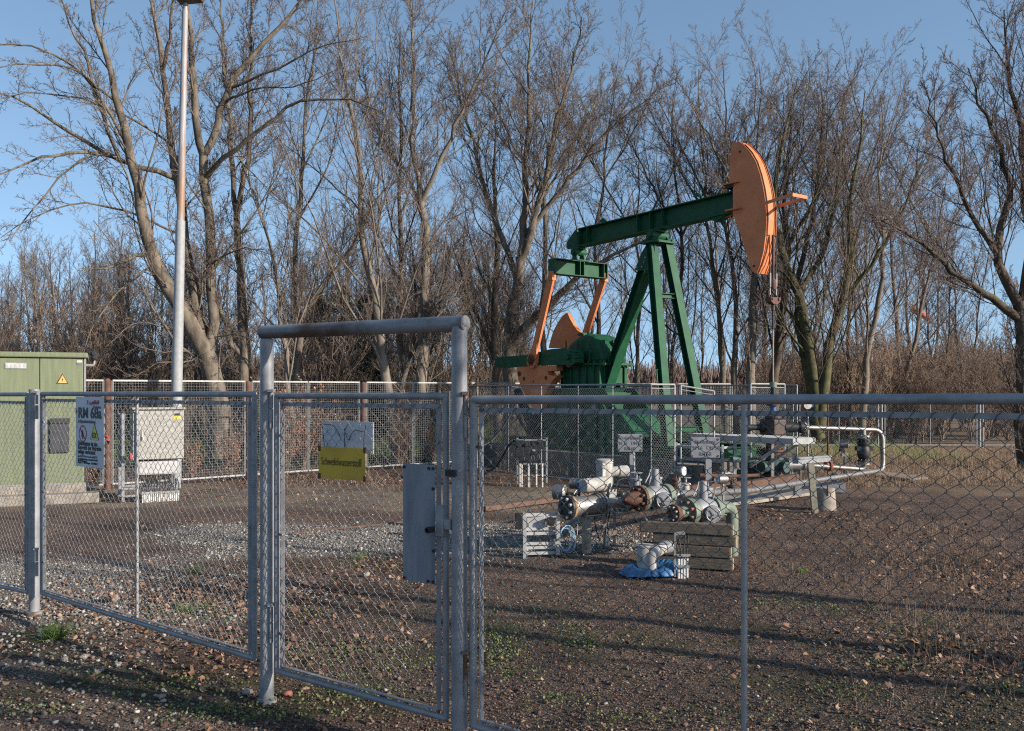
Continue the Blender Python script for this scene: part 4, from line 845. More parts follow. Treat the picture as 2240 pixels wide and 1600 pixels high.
# far right galvanised fence
for i, (px, lab) in enumerate(((1742, 'galvanised post pair behind the wellhead'), (1928, 'galvanised post pair above the black valve'), (2143, 'galvanised post pair nearest the right picture edge'))):
    root = thing('fence_post', GP(px, 28), lab, 'fence post', 'posts of the far right fence')
    for dx in (-7, 0, 7): q = MB(); a = GP(px+dx, 28); q.tube([a, a+(0, 0, 1.62)], .022 if dx else .04, 8); q.build('post', galv, root, smooth=True)
for x0, x1, lab in ((1645, 1733, 'between wellhead and first post'), (1750, 1920, 'behind the pipe loop'), (1936, 2134, 'right of the pipe loop'), (2152, 2330, 'at the right picture edge')):
    root = thing('chain_link_fence', GP((x0+x1)/2, 28), 'distant low chain link fence panel '+lab, 'fence panel', 'far right chain link panels')
    q = MB(); a, b_ = GP(x0, 28), GP(x1, 28); q.tube([a+(0, 0, .08), b_+(0, 0, .08)], .022, 8); q.tube([a+(0, 0, 1.6), b_+(0, 0, 1.6)], .022, 8)
    mid = (a+b_)/2; q.tube([mid, mid+(0, 0, 1.6)], .014, 6); q.build('frame', galv, root)
    np_mesh('wire_mesh', *chain(a, b_, .1, 1.56, .07, .0022, .004, 4, 3), galv, root)

# ---------------------------------------------------------------- cabinets at the left
gc = thing('green_cabinet', (-8.0, 14.9, 0), 'large weathered green electrical cabinet on a concrete plinth', 'cabinet')
fy = 14.6; sx = lambda px, d=fy: (px-CX)*d/F; sz = lambda py, d=fy: H-(py-HY)*d/F
x0, x1 = sx(-250), sx(184); zt_, zb0 = sz(783), sz(1058)
q = MB(); q.box(((x0+x1)/2, fy+.5, (zt_+zb0)/2), (x1-x0, 1.0, zt_-zb0)); q.build('cabinet_body', cab_green, gc, bevel=.01)
q = MB(); q.box(((x0+x1)/2, fy+.48, sz(778)), (x1-x0+.12, 1.12, .085)); q.build('cabinet_roof', cab_green, gc, bevel=.02)
for a, b_ in ((-250, -92), (-90, 87), (89, 181)):
    q = MB(); q.box(((sx(a)+sx(b_))/2, fy-.012, (sz(785)+sz(1056))/2), (sx(b_)-sx(a), .024, sz(785)-sz(1056))); dr = q.build('door', cab_green, gc, bevel=.004)
    if a == 89:
        q = MB(); q.box((sx(102), fy-.045, sz(928)), (.035, .04, .16)); q.ball((sx(101), fy-.05, sz(915)), .03, 10); q.build('handle', galv, dr)
    if a == -90:
        q = MB(); q.box((sx(38), fy-.03, sz(802)), (.34, .012, .095)); q.build('name_plate', galv_light, dr)
        q = MB(); q.box((sx(38), fy-.037, sz(802)), (.31, .004, .07)); q.build('plate_face', white_pvc, dr)
        q = MB()
        for k in range(5): q.box((sx(20+k*9), fy-.041, sz(802)), (.035, .003, .045)); 
        q.build('vent_slot', plastic_grey, dr)
q = MB(); q.prism([(sx(124), fy-.028, sz(840)), (sx(150), fy-.028, sz(840)), (sx(137), fy-.028, sz(818))], (0, -.004, 0)); q.build('triangle_border', rust_light, gc)
q = MB(); q.prism([(sx(127), fy-.033, sz(838.5)), (sx(147), fy-.033, sz(838.5)), (sx(137), fy-.033, sz(821))], (0, -.004, 0)); q.build('warning_triangle', yell_orange, gc)
q = MB(); q.prism([(sx(138), fy-.038, sz(827)), (sx(135.5), fy-.038, sz(832)), (sx(137), fy-.038, sz(832)), (sx(136), fy-.038, sz(837)), (sx(139), fy-.038, sz(830.5)), (sx(137.5), fy-.038, sz(830.5))], (0, -.002, 0)); q.build('lightning_mark', black_ink, gc)
q = MB(); q.box((sx(173.5), fy-.028, sz(791.5)), (.085, .004, .035)); q.build('sticker', white_pvc, gc)
q = MB(); q.box((sx(173.5), fy-.028, sz(796.5)), (.085, .004, .03)); q.build('sticker', grey_ink, gc)
q = MB(); q.box(((x0+x1)/2, fy+.5, .02+zb0/2-.02), (x1-x0+.06, 1.06, zb0)); q.build('plinth', concrete, gc, bevel=.01)
q = MB(); q.box((sx(60), fy-.12, .06), (2.3, .35, .16)); q.build('plinth_step', concrete, gc, bevel=.02)
q = MB(); q.box(((x0+x1)/2, fy-.01, zb0+.01), (x1-x0+.02, .05, .02)); q.build('sill_strip', galv_light, gc)
q = MB(); q.bar((sx(186), fy+.0, sz(783)), (sx(186), fy+.0, sz(860)), .03, .03); q.build('lit_corner_strip', galv_light, gc)  # pale bar painting the sunlit right edge of the cabinet
dpb = thing('document_pocket', (sx(131), fy-.06, sz(950)), 'dark document pocket hanging on the green cabinet door', 'document holder')
q = MB(); q.box((sx(131), fy-.055, (sz(916)+sz(988))/2), (.30, .03, .53)); q.build('pocket', mat('dull_black_board', (.055, .057, .062), (.035, .036, .04), 9, .6), dpb, bevel=.003)
q = MB(); q.box((sx(131.5), fy-.075, sz(920)), (.315, .02, .08)); q.build('flap', mat('dark_grey_rubber', (.04, .038, .038), (.03, .028, .028), 9, .7), dpb, bevel=.003)
cm = thing('alarm_unit', (sx(205), fy+.2, 2.0), 'small black flood lamp on a bent pipe beside the green cabinet', 'lamp')
q = MB(); q.tube(arc([(sx(187), fy+.15, sz(799)), (sx(206), fy+.15, sz(799)), (sx(206), fy+.15, sz(786))], .05), .024, 10); q.build('bracket_pipe', galv_light, cm, smooth=True)
q = MB(); q.box((sx(205), fy+.12, sz(777)), (.115, .12, .14)); q.cyl((sx(205), fy+.12, sz(766)), ZZ, .04, .02, 12); q.cyl((sx(205), fy+.05, sz(773)), (0, 1, 0), .035, .04, 14); q.cyl((sx(205), fy+.05, sz(781)), (0, 1, 0), .025, .04, 12); q.build('lamp_housing', dark_iron, cm, bevel=.006)
gy_ = thing('grey_cabinet', (sx(348, 14.4), 14.6, 0), 'lichen stained grey electrical cabinet on a galvanised frame', 'cabinet')
f2 = 14.4; X2 = lambda px: sx(px, f2); Z2 = lambda py: sz(py, f2)
q = MB(); q.box(((X2(291)+X2(403))/2, f2+.26, (Z2(896)+Z2(1008))/2), (X2(403)-X2(291), .5, Z2(896)-Z2(1008))); q.build('cabinet_body', cab_grey, gy_, bevel=.008)
q = MB(); q.box(((X2(291)+X2(403))/2, f2+.24, Z2(894.5)), (X2(403)-X2(291)+.03, .56, .03)); q.build('cabinet_roof', cab_grey, gy_, bevel=.006)
q = MB(); q.box((X2(349), f2-.01, (Z2(900)+Z2(1006))/2), (X2(402)-X2(296), .025, Z2(900)-Z2(1006))); dr = q.build('door', cab_grey, gy_, bevel=.004)
q = MB(); q.box((X2(311.5), f2-.035, Z2(958)), (.035, .03, .09)); q.box((X2(309.5), f2-.03, Z2(948)), (.008, .02, .12)); q.build('handle', white_pvc, dr)
q = MB(); q.box((X2(387), f2-.025, Z2(908)), (.08, .004, .035)); q.build('sticker', dark_iron, gy_); q = MB(); q.box((X2(387), f2-.025, Z2(914.5)), (.10, .004, .045)); q.build('sticker', yellow2, gy_)
q = MB(); q.box(((X2(302)+X2(389))/2, f2+.2, (Z2(1012)+Z2(1041))/2), (X2(389)-X2(302), .34, .22)); q.build('cable_box', plastic_grey, gy_, bevel=.03)
q = MB()
for px in (271, 300, 387): q.bar((X2(px), f2+.1, 0), (X2(px), f2+.1, Z2(905 if px < 290 else 1000)), .045, .045)
q.bar((X2(267), f2+.3, .06), (X2(267), f2+.3, Z2(905)), .05, .05)
for py in (1064, 1070, 1086): q.bar((X2(268), f2+.08, Z2(py)), (X2(394), f2+.08, Z2(py)), .03, .03)
q.build('support_frame', galv, gy_)
for px in list(np.arange(311, 392, 4.6)):
    q = MB(); q.tube([(X2(px), f2-.02, -.03), (X2(px), f2-.02, Z2(1079+rng.uniform(-2, 2)))], .014, 10); q.build('conduit', white_pvc, gy_, smooth=True)
    q = MB(); q.tube([(X2(px), f2-.02, Z2(1080)), (X2(px+rng.uniform(-3, 3)), f2+.02, Z2(1062)), (X2(px+rng.uniform(-6, 6)), f2+.15, Z2(1040))], .007, 6); q.build('cable', black_rub, gy_)
q = MB()
for px in np.arange(311, 392, 4.6): q.box((X2(px), f2-.035, Z2(1080)), (.03, .02, .035))
q.build('conduit_clamp', galv_light, gy_)
sk = thing('emergency_socket', (X2(287), f2+.1, Z2(1000)), 'red and white socket fixed left of the grey cabinet', 'socket')
q = MB(); q.ball((X2(285), f2-.02, Z2(1000)), .05, 12, (.8, .6, 1.2)); q.build('socket_body', off_white, sk); q = MB(); q.box((X2(286), f2-.06, Z2(998)), (.04, .03, .10), (1, 0, -.4)); q.build('socket_lever', rag_red, sk, bevel=.004)
rt = thing('warning_tape', (sx(238, 16), 16, 1.1), 'knotted red and white tape tied to the red brown post', 'tape')
q = MB(); q.tube([(sx(234, 16), 15.93, sz(953, 16)), (sx(242, 16), 15.92, sz(957, 16))], .02, 6); q.prism([(sx(239, 16), 15.9, sz(958, 16)), (sx(244, 16), 15.93, sz(962, 16)), (sx(243, 16), 15.9, sz(972, 16)), (sx(238, 16), 15.93, sz(970, 16))], (0, .012, 0)); q.build('tape_end', rag_red, rt)
def turn(rt_, pivot, phi, sxs):
    ph = math.radians(phi); o_ = np.array(rt_.location)-np.array([*pivot, 0]); o_[0] *= sxs
    rt_.location = (pivot[0]+o_[0]*math.cos(ph)-o_[1]*math.sin(ph), pivot[1]+o_[0]*math.sin(ph)+o_[1]*math.cos(ph), rt_.location[2]); rt_.rotation_euler.z = ph; rt_.scale.x = sxs
for rt_ in (gc, dpb, cm): turn(rt_, (sx(187), fy), 24, .9)
for rt_ in (gy_, sk): turn(rt_, (X2(292), f2), 28, .95)
# lamp pole
lp = thing('lamp_pole', (sx(384, 16.4), 16.4, 0), 'tall tapered rust streaked lamp pole left of the portal', 'lamp pole')
a = np.array([sx(382, 16.4), 16.4, 0]); b_ = np.array([sx(405, 16.4), 16.4, sz(24, 16.4)]); mid = a+(b_-a)*.56
pole_m = mat('rust_streaked_pale_pole', (.34, .34, .35), (.28, .28, .29), 20, .6, .1, .1, 60, stretch=(1, 1, .12), rust=(.30, .19, .13), rscale=9, rlo=.45, rhi=.6)
q = MB(); q.tube([a, a+(b_-a)*.1, mid], [.105, .10, .082], 20); q.build('lower_shaft', mat('dull_pale_pole', (.33, .34, .35), (.27, .28, .29), 12, .6), lp, smooth=True)
q = MB(); q.tube([mid, b_], [.068, .052], 20); q.build('upper_shaft', pole_m, lp, smooth=True)
q = MB(); q.tube([b_, b_+(0.004, 0, .14)], .046, 14); q.build('spigot', galv, lp, smooth=True)
hd = b_+np.array([.12, -.05, .22]); q = MB(); q.hexa([hd+(-.22, -.14, -.09), hd+(.18, -.14, -.05), hd+(.18, .14, -.05), hd+(-.22, .14, -.09), hd+(-.24, -.16, .12), hd+(.34, -.18, .16), hd+(.34, .18, .16), hd+(-.24, .16, .12)]); q.build('lamp_head', mat('lamp_housing_brown_grey', (.20, .19, .18), (.12, .11, .10), 12, .6), lp, bevel=.02)

# ---------------------------------------------------------------- junction stand left of the pump
js = thing('junction_stand', GP(1165, 17.0), 'galvanised stand with dark junction boxes and white conduits before the inner fence', 'stand')
d = 16.6
def B3(q, px, py, w_, h_, dep, dy=0., dd=d): q.box((sx(px, dd), dd+dy, sz(py, dd)), (w_*dd/F, dep, h_*dd/F)); return q
q = MB()
for px in (1132, 1196): B3(q, px, 1008, 4, 100, .04)
B3(q, 1164, 963, 66, 3, .04); B3(q, 1164, 1015, 66, 3, .04); B3(q, 1164, 1040, 66, 2.5, .04); q.build('support_frame', galv, js)
for px, py, w_, h_ in ((1137, 980, 18, 34), (1152, 978, 12, 28), (1168, 978, 13, 28), (1181, 972, 13, 20)):
    q = MB(); B3(q, px, py, w_, h_, .15, -.12); q.cyl((sx(px-2, d), d-.21, sz(py-6, d)), (0, 1, 0), .03, .03, 12); q.build('junction_box', dark_iron, js, bevel=.008)
q = MB(); B3(q, 1167, 984, 7, 4, .01, -.2); q.build('label_plate', galv_light, js)
for px in (1137, 1141, 1156, 1173, 1186): q = MB(); q.tube([(sx(px, d), d-.08, 0), (sx(px, d), d-.08, sz(1014, d))], .016, 8); q.build('conduit', white_pvc, js, smooth=True)
for k, px in enumerate((1144, 1160, 1166, 1178)): q = MB(); q.tube([(sx(px, d), d-.1, sz(992, d)), (sx(px+3, d), d-.13, sz(1006, d)), (sx(px-2, d), d-.08, sz(1016, d))], .010, 6); q.build('cable', black_rub, js)
q = MB(); q.tube([np.array(p_) for p_ in [W(1126, 962, 16.5), W(1112, 975, 16.6), W(1098, 1002, 16.8), W(1085, 1022, 16.9), W(1062, 1036, 17), W(1046, 1050, 17)]], .018, 8); tag(q.build('cable', black_rub, smooth=True), 'thick black cable sagging from the junction stand to the ground', 'cable')
q = MB(); q.tube([W(1128, 885, 19), W(1118, 905, 18.8), W(1098, 940, 18.4), W(1075, 965, 18), W(1040, 985, 17.8), W(1010, 995, 17.8)], .022, 8); tag(q.build('cable', black_rub, smooth=True), 'black hose running down along the tail end of the inner fence', 'cable')

# ---------------------------------------------------------------- pipe manifold inside the fence
def V(p0, t, z=0): return np.array(p0)+PVv*t+np.array([0, 0, z])
def flange(q, c, r_, th=.03): q.cyl(c, PVv, r_, th, 28)
def studs(parent, c, r_, n_, m, L=.05, s_=.011):
    q = MB()
    for i in range(n_): a = 2*PI*(i+.5)/n_; q.cyl(np.array(c)+PU*math.cos(a)*r_+ZZ*math.sin(a)*r_, PVv, s_, L, 6)
    q.build('flange_bolt', m, parent)
mt = thing('metering_pipe', (.8, 9.8, 0), 'shiny stainless metering pipe with flanges on a round post', 'pipe')
A = W(1238, 1111, 9.55)
q = MB(); q.lathe(A, PVv, [(.0, .128), (.035, .128)], 32); q.build('blind_flange', dark_iron, mt, smooth=True); studs(mt, V(A, -.01), .10, 8, galv_light, .05, .016)
q = MB(); q.lathe(A, PVv, [(.036, .129), (.06, .129)], 32); q.build('gasket_ring', mat('ochre_corroded_ring', (.42, .26, .12), (.30, .16, .07), 20, .8), mt, smooth=True)
q = MB(); q.lathe(A, PVv, [(.061, .118), (.10, .118), (.102, .106), (.40, .106), (.402, .118), (.43, .118)], 32); q.build('pipe_body', stain, mt, smooth=True)
q = MB(); q.lathe(A, PVv, [(.431, .128), (.455, .128)], 32); q.lathe(A, PVv, [(.47, .128), (.495, .128)], 32); q.build('flange', stain, mt, smooth=True)
q = MB(); q.lathe(A, PVv, [(.495, .06), (.80, .06)], 24); q.build('reducer', stain, mt, smooth=True)
q = MB(); q.lathe(A, PVv, [(.80, .115), (.83, .115), (.832, .075), (.86, .075), (.862, .115), (.885, .115), (.887, .085), (1.15, .085), (1.152, .125), (1.18, .125), (1.19, .10), (1.2, .125), (1.225, .125)], 32); q.build('meter_body', stain, mt, smooth=True)
studs(mt, V(A, .84), .098, 8, galv_light, .12, .012); studs(mt, V(A, 1.19), .105, 8, rust_light, .11, .013)
q = MB(); p_ = G(1283, 1212); q.tube([(p_[0], p_[1], -.03), (p_[0], p_[1], .42)], .052, 20); q.box(V((p_[0], p_[1], .43), 0), (.3, .26, .012), PU); q.build('support_post', mat('weathered_cream_post', (.36, .33, .26), (.24, .21, .16), 10, .8, 0, .2, 60), mt, smooth=True)
q = MB(); q.prism([V((p_[0]-.02, p_[1], .40), -.06), V((p_[0]-.02, p_[1], .40), .12), V((p_[0]+.10, p_[1], .54), .14), V((p_[0]+.10, p_[1], .54), -.06)], PU*.05); q.build('saddle', galv, mt)
# gauges and the big transmitter on top of it
ga = thing('pressure_gauge', A+(0, .3, .2), 'stainless round gauge seen edge on above the left blind flange', 'gauge')
g1 = W(1226, 1077, 9.8); q = MB(); q.lathe(g1, (.85, -.35, 0), [(-.07, .075), (-.068, .082), (.05, .082), (.07, .06)], 28); q.build('gauge_case', stain, ga, smooth=True)
q = MB(); q.lathe(g1, (-.85, .35, 0), [(.07, .07), (.074, .07)], 28); q.build('gauge_face', sign_white, ga)
q = MB(); q.cyl(g1+(.11, -.04, -.02), (.85, -.35, 0), .02, .12, 12); q.box(g1+(.10, -.05, -.03), (.05, .05, .07)); q.tube([g1+(.15, -.06, -.02), g1+(.2, 0, -.02), g1+(.22, 0, -.10)], .009, 8); q.build('gauge_stem', dark_iron, ga)
g2 = W(1262, 1058, 9.95); ga = thing('pressure_transmitter', g2, 'stainless and blue pressure transmitter left of the white motor housing', 'transmitter')
q = MB(); q.lathe(g2, (.9, -.2, 0), [(-.08, .04), (-.075, .06), (.05, .06), (.06, .05)], 24); q.build('housing', stain, ga, smooth=True)
q = MB(); q.box(g2+(.02, -.07, -.02), (.055, .05, .07)); q.tube([g2+(.02, -.07, -.05), g2+(.02, -.07, -.14)], .014, 8); q.build('blue_block', blue_paint, ga)
q = MB(); q.tube([g2+(.02, -.07, -.12), g2+(.02, -.06, -.34)], .009, 8); q.box(g2+(.04, -.07, -.17), (.10, .03, .03)); q.build('valve_stem', stain, ga)
hz = thing('valve_actuator', W(1330, 1060, 9.95), 'chalky white electric actuator with round motor housings on the metering pipe', 'actuator')
q = MB(); q.lathe(W(1279, 1063, 9.75), PVv, [(-.02, .068), (0, .078), (.2, .078), (.21, .084), (.30, .084), (.31, .06), (.33, .06)], 28); q.build('motor_housing', off_white, hz, smooth=True)
q = MB(); c_ = W(1322, 1042, 10.05); q.lathe(c_-(0, 0, .22), ZZ, [(0, .06), (.04, .075), (.09, .07), (.12, .09), (.36, .09), (.365, .098), (.40, .098), (.41, .07)], 24); q.build('gear_column', off_white, hz, smooth=True)
q = MB(); q.box(c_+(-.03, -.06, 0), (.09, .07, .30), PU); q.build('terminal_cover', off_white, hz, bevel=.012)
q = MB(); q.lathe(W(1334, 1032, 10.05), (1, .25, 0), [(0, .055), (.10, .055), (.105, .065), (.20, .065), (.215, .05)], 24); q.build('end_housing', off_white, hz, smooth=True)
q = MB(); q.box(W(1332, 1079, 10.05), (.13, .11, .09), PU); q.build('mounting_bracket', galv_light, hz); q = MB(); q.tube([W(1332, 1084, 10.05), W(1332, 1096, 10.05)], .03, 12); q.build('spindle', stain, hz)
q = MB(); q.tube([W(1288, 1050, 9.8), W(1291, 1040, 9.85), W(1298, 1040, 9.9), W(1312, 1050, 10)], .008, 6); q.build('cable', black_rub, hz)
# two big ball valves
def bigvalve(c, rf, m1, m2, label, name, pipe, bolts):
    r = thing(name, c, label, 'valve', 'big ball valves of the manifold')
    q = MB(); q.lathe(c, PVv, [(0, rf), (.032, rf)], 36); q.build('end_flange', m1, r, smooth=True); studs(r, V(c, -.01), rf*.78, 8, bolts, .07, rf*.105)
    q = MB(); q.lathe(c, PVv, [(.034, rf), (.066, rf), (.068, rf*.75), (.13, rf*.8)], 36); q.build('flange', m2, r, smooth=True)
    q = MB(); q.lathe(c, PVv, [(.13, rf*.78), (.2, rf*.9), (.3, rf*.9), (.37, rf*.78)], 32); q.cyl(V(c, .25, rf), ZZ, rf*.36, .10, 20); q.cyl(V(c, .25, rf+.10), ZZ, rf*.28, .12, 18); q.build('valve_body', galv, r, smooth=True)
    q = MB(); q.lathe(c, PVv, [(.37, rf*.95), (.40, rf*.95), (.405, rf*.95), (.437, rf*.95), (.44, rf*.6), (.5, rf*.6)], 36); q.build('flange', m2, r, smooth=True)
    g_ = V(c, .26)-PVv*0+np.array([.05, -rf*.95, -.02]); q = MB(); q.lathe(g_+(0, .06, 0), (.1, -1, 0), [(0, .05), (.05, .075), (.07, .085), (.11, .085)], 24)
    q.build('gear_operator', galv, r, smooth=True)
    q = MB(); P_ = [g_+(.0, -.09, 0)+np.array([math.cos(a), 0, math.sin(a)])*.07 for a in np.linspace(0, 2*PI, 25)]; q.tube(P_, .006, 6, caps=False)
    for a in range(3): q.bar(g_+(0, -.09, 0), g_+(math.cos(a*2.1)*.07, -.09, math.sin(a*2.1)*.07), .008, .008)
    q.tube([g_+(0, -.1, 0), g_+(.13, -.11, 0)], .007, 6); q.build('hand_wheel', galv_light, r, smooth=True)
    q = MB(); q.bar(V(c, .2, -rf*.85), V(c, .2, -rf*1.05)+(0, 0, 0), .2, .02); q.prism([V(c, .22, -rf*.7)+PU*.1, V(c, .30, -rf*1.1)+PU*.14, V(c, .34, -rf*1.1)+PU*.14], PU*.02); q.prism([V(c, .22, -rf*.7)-PU*.1, V(c, .16, -rf*1.1)-PU*.14, V(c, .12, -rf*1.1)-PU*.14], PU*.02); q.build('lug', galv_light, r)
    q = MB(); q.tube([V(c, .1, rf+.02), V(c, .16, rf+.10), V(c, .18, rf+.16)], .008, 6); q.build('lever', galv_light, r); return r
c1 = W(1396, 1091, 9.5)
r = bigvalve(c1, .135, rustm, sage, 'ball valve with rusty cone ended flange at its left', 'ball_valve', None, rustm)
q = MB(); q.lathe(c1, -PVv, [(0, .088), (.05, .085), (.14, .06), (.20, .012)], 28); q.build('welded_cap', rustm, r, smooth=True)
c2 = W(1502, 1120, 9.25)
r = bigvalve(c2, .135, sage, sage, 'ball valve with sage green flanges and orange rusted bolts', 'ball_valve', None, mat('orange_rusted_bolts', (.30, .11, .055), (.18, .065, .035), 20, .8))
q = MB(); q.lathe(c2, -PVv, [(0, .075), (.05, .06), (.14, .055)], 24); q.build('spool', sage, r, smooth=True)
q = MB(); q.lathe(c2, -PVv, [(.14, .085), (.17, .085), (.18, .09), (.20, .09)], 28); q.build('blind_flange', rustm, r, smooth=True); studs(r, V(c2, -.2), .065, 8, galv_light, .06, .011)
# green elbow down into the ground
e1 = V(c2, .45); q = MB(); dn = V(c2, .70); q.tube(arc([e1, dn, (dn[0], dn[1], -.05)], .13, 8), .066, 20); o = q.build('elbow_pipe', sage, smooth=True); tag(o, 'sage green pipe elbow turning down behind the timber stack', 'pipe')
# long bare pipes
def pipe(name, pts, r_, m, label, rr=.12, fl=(), cat='pipe', group=None):
    q = MB(); q.tube(arc(pts, rr, 6), r_, 18); o = q.build(name, m, smooth=True)
    root = thing(name, pts[0], label, cat, group); o.parent = root; o.location = -np.array(root.location); o.name = 'pipe_run'
    for f_ in fl:
        c_, ax_ = f_; q = MB(); q.cyl(np.array(c_)+np.array(ax_)*.018, ax_, r_*2.0, .028, 22); q.cyl(np.array(c_)-np.array(ax_)*.018, ax_, r_*2.0, .028, 22)
        for i in range(8):
            a = i*PI/4; A_ = np.cross(ax_, ZZ); A_ /= np.linalg.norm(A_); B_ = np.cross(ax_, A_); q.cyl(np.array(c_)+A_*math.cos(a)*r_*1.6+B_*math.sin(a)*r_*1.6, ax_, .010, .13, 6)
        q.build('flange', stain, root, smooth=True)
    return root
dpx = W(1640, 1072, 12.6)-W(1470, 1098, 10.1); dpx /= np.linalg.norm(dpx)
r = pipe('flow_line', [V(c1, .5), V(c1, .66), W(1640, 1074, 12.7), W(1745, 1057, 14.4), W(1932, 1029, 17.3), W(1930, 941, 17.3), W(1750, 935, 16.9)], .042, stain, 'long stainless flow line looping from the wellhead down to the manifold', .2,
         [(W(1826, 1045, 15.7), dpx)])
q = MB(); p_ = W(1744, 1062, 14.4); q.box(p_-(0, 0, .08), (.10, .12, .16)); q.tube([p_+(0, 0, .02), p_+(0, 0, .12)], .012, 8); q.build('pipe_clamp', galv, r)
r = pipe('casing_line', [W(1738, 1019, 16.9), W(1780, 1019, 16.9), W(1889, 1027, 17.1), W(1889, 1010, 17.1)], .045, stain, 'short stainless line running under the loop to the black check valve', .10, [(W(1740, 1019, 16.9), (1, 0, 0))])
q = MB(); q.cyl(W(1815, 1020, 17), (1, .2, 0), .10, .04, 20); q.cyl(W(1810, 1020, 17), (1, .2, 0), .085, .08, 20); q.build('flange', mat('orange_rusted_ring', (.3, .1, .05), (.2, .06, .03), 9, .8), r)
cv = thing('check_valve', W(1889, 985, 17.1), 'black check valve standing upright in the stainless pipe loop', 'valve')
q = MB(); c_ = W(1889, 985, 17.1); q.lathe(c_-(0, 0, .19), ZZ, [(0, .06), (.05, .1), (.1, .115), (.2, .12), (.26, .10), (.3, .115), (.34, .115), (.38, .06)], 24); q.box(c_+(.0, -.02, .03), (.3, .12, .08)); q.build('valve_body', dark_iron, cv, smooth=True)
for z_ in (-.20, .20, -.255, .26): q = MB(); q.cyl(c_+(0, 0, z_), ZZ, .115, .028, 22); q.build('flange', stain if abs(z_) > .22 else dark_iron, cv, smooth=True)
q = MB()
for i in range(8): a = i*PI/4; q.cyl(c_+(math.cos(a)*.095, math.sin(a)*.095, .23), ZZ, .01, .12, 6); q.cyl(c_+(math.cos(a)*.095, math.sin(a)*.095, -.23), ZZ, .01, .12, 6)
q.tube([c_+(0, 0, .26), c_+(0, 0, .38)], .045, 14); q.build('stud_bolt', stain, cv)
# low pipe behind metering line and other small bits
pipe('drain_line', [W(1228, 1165, 9.9), W(1262, 1140, 10.1), W(1400, 1112, 10.6), W(1500, 1097, 10.8)], .045, mat('grey_dull_pipe', (.30, .30, .29), (.19, .19, .18), 12, .5, .4), 'grey pipe running low behind the metering pipe', .1)
pipe('buried_pipe', [G(1130, 1142)+(0, 0, .04), G(1240, 1132)+(0, 0, .03)], .03, mat('sunken_grey_pipe', (.22, .21, .20), (.14, .13, .12), 9, .8), 'thin grey pipe end lying on the gravel left of the manifold', .1)
rb = lambda pts, w_, h_, lab: tag((lambda q: ([q.bar(a, b_, w_, h_) for a, b_ in zip(pts[:-1], pts[1:])], q.build('steel_edging', mat('brown_rust_beam', (.15, .085, .06), (.09, .055, .04), 9, .9)))[1])(MB()), lab, 'steel beam', 'rusty steel beams on the ground')
rb([G(1060, 1118)+(0, 0, .03), G(1330, 1082)+(0, 0, .03)], .05, .07, 'rusty beam lying behind the metering pipe')
rb([W(1440, 1078, 15.3), W(1640, 1062, 15.9), W(1742, 1047, 16.3)], .16, .16, 'rusty red steel beam under the platform steps')
rb([G(640, 1168)+(0, 0, .006), G(900, 1141)+(0, 0, .006)], .03, .02, 'rusty steel strip edging the pale gravel inside the gate')
sl = MB(); sl.prism([G(1478, 1118), G(1640, 1104), G(1785, 1083), G(1800, 1062), G(1640, 1068), G(1480, 1088)], (0, 0, .05)); tag(sl.build('concrete_slab', concrete, bevel=.01), 'flat concrete slab under the long flow line', 'slab')
sl = MB(); sl.prism([G(1850, 1034), G(1990, 1052), G(2030, 1049), G(1900, 1030)], (0, 0, .04)); tag(sl.build('concrete_slab', concrete, bevel=.01), 'flat concrete slab in the grass right of the pipe loop', 'slab')
sl = MB(); sl.prism([G(1660, 1074), G(1850, 1078), G(1850, 1062), G(1730, 1058)], (0, 0, .06)); tag(sl.build('cellar_grating', galv), 'steel mesh cover on the ground behind the leaning post', 'grating')
# small signs on posts
def small_sign(px0, px1, py0, py1, d, lines, label, postx, base):
    root = thing('pipe_sign', W((px0+px1)/2, py1, d), label, 'sign', 'faded grey pipe signs'); c_ = W((px0+px1)/2, (py0+py1)/2, d); w_ = (px1-px0)*d/F; h_ = (py1-py0)*d/F
    q = MB(); q.box(c_, (w_, .012, h_)); q.build('sign_board', sign_grey, root, bevel=.008)
    for i, s_ in enumerate(lines): text(s_, 'lettering', c_+np.array([0, -.008, h_*(.20-.30*i)]), (1, 0, 0), ZZ, h_*.27, grey_text, root, 'CENTER', .0004, xs=.85)
    q = MB()
    for a in (-.45, .45):
        for b2 in (-.4, .4): q.cyl(c_+(a*w_, -.008, b2*h_), (0, 1, 0), .012, .008, 8)
    q.build('bolt', rustm, root)
    q = MB(); t = c_-(0, 0, h_/2-.02)+np.array([(postx-(px0+px1)/2)*d/F, .03, 0]); b2 = t.copy(); b2[2] = base; q.bar(b2, t, .065, .03, (0, 1, 0)); q.build('sign_post', galv, root)
small_sign(1351, 1405, 950, 989, 10.6, ['Förderleitung', 'PN 16   DN 65', 'RM 68'], 'faded grey sign reading Förderleitung before the inner fence', 1384, .62)
small_sign(1511, 1574, 957, 1002, 10.2, ['Meßleitung', 'PN 16   DN 50', 'RM 68'], 'faded grey sign reading Meßleitung before the platform steps', 1551, .45)
q = MB(); q.tube([W(1386, 990, 10.55), W(1389, 1042, 10.4), W(1399, 1044, 10.3), W(1399, 1066, 10.1)], .008, 8); tag(q.build('vent_tube', galv_light, smooth=True), 'thin bent tube rising beside the left grey pipe sign', 'tube')
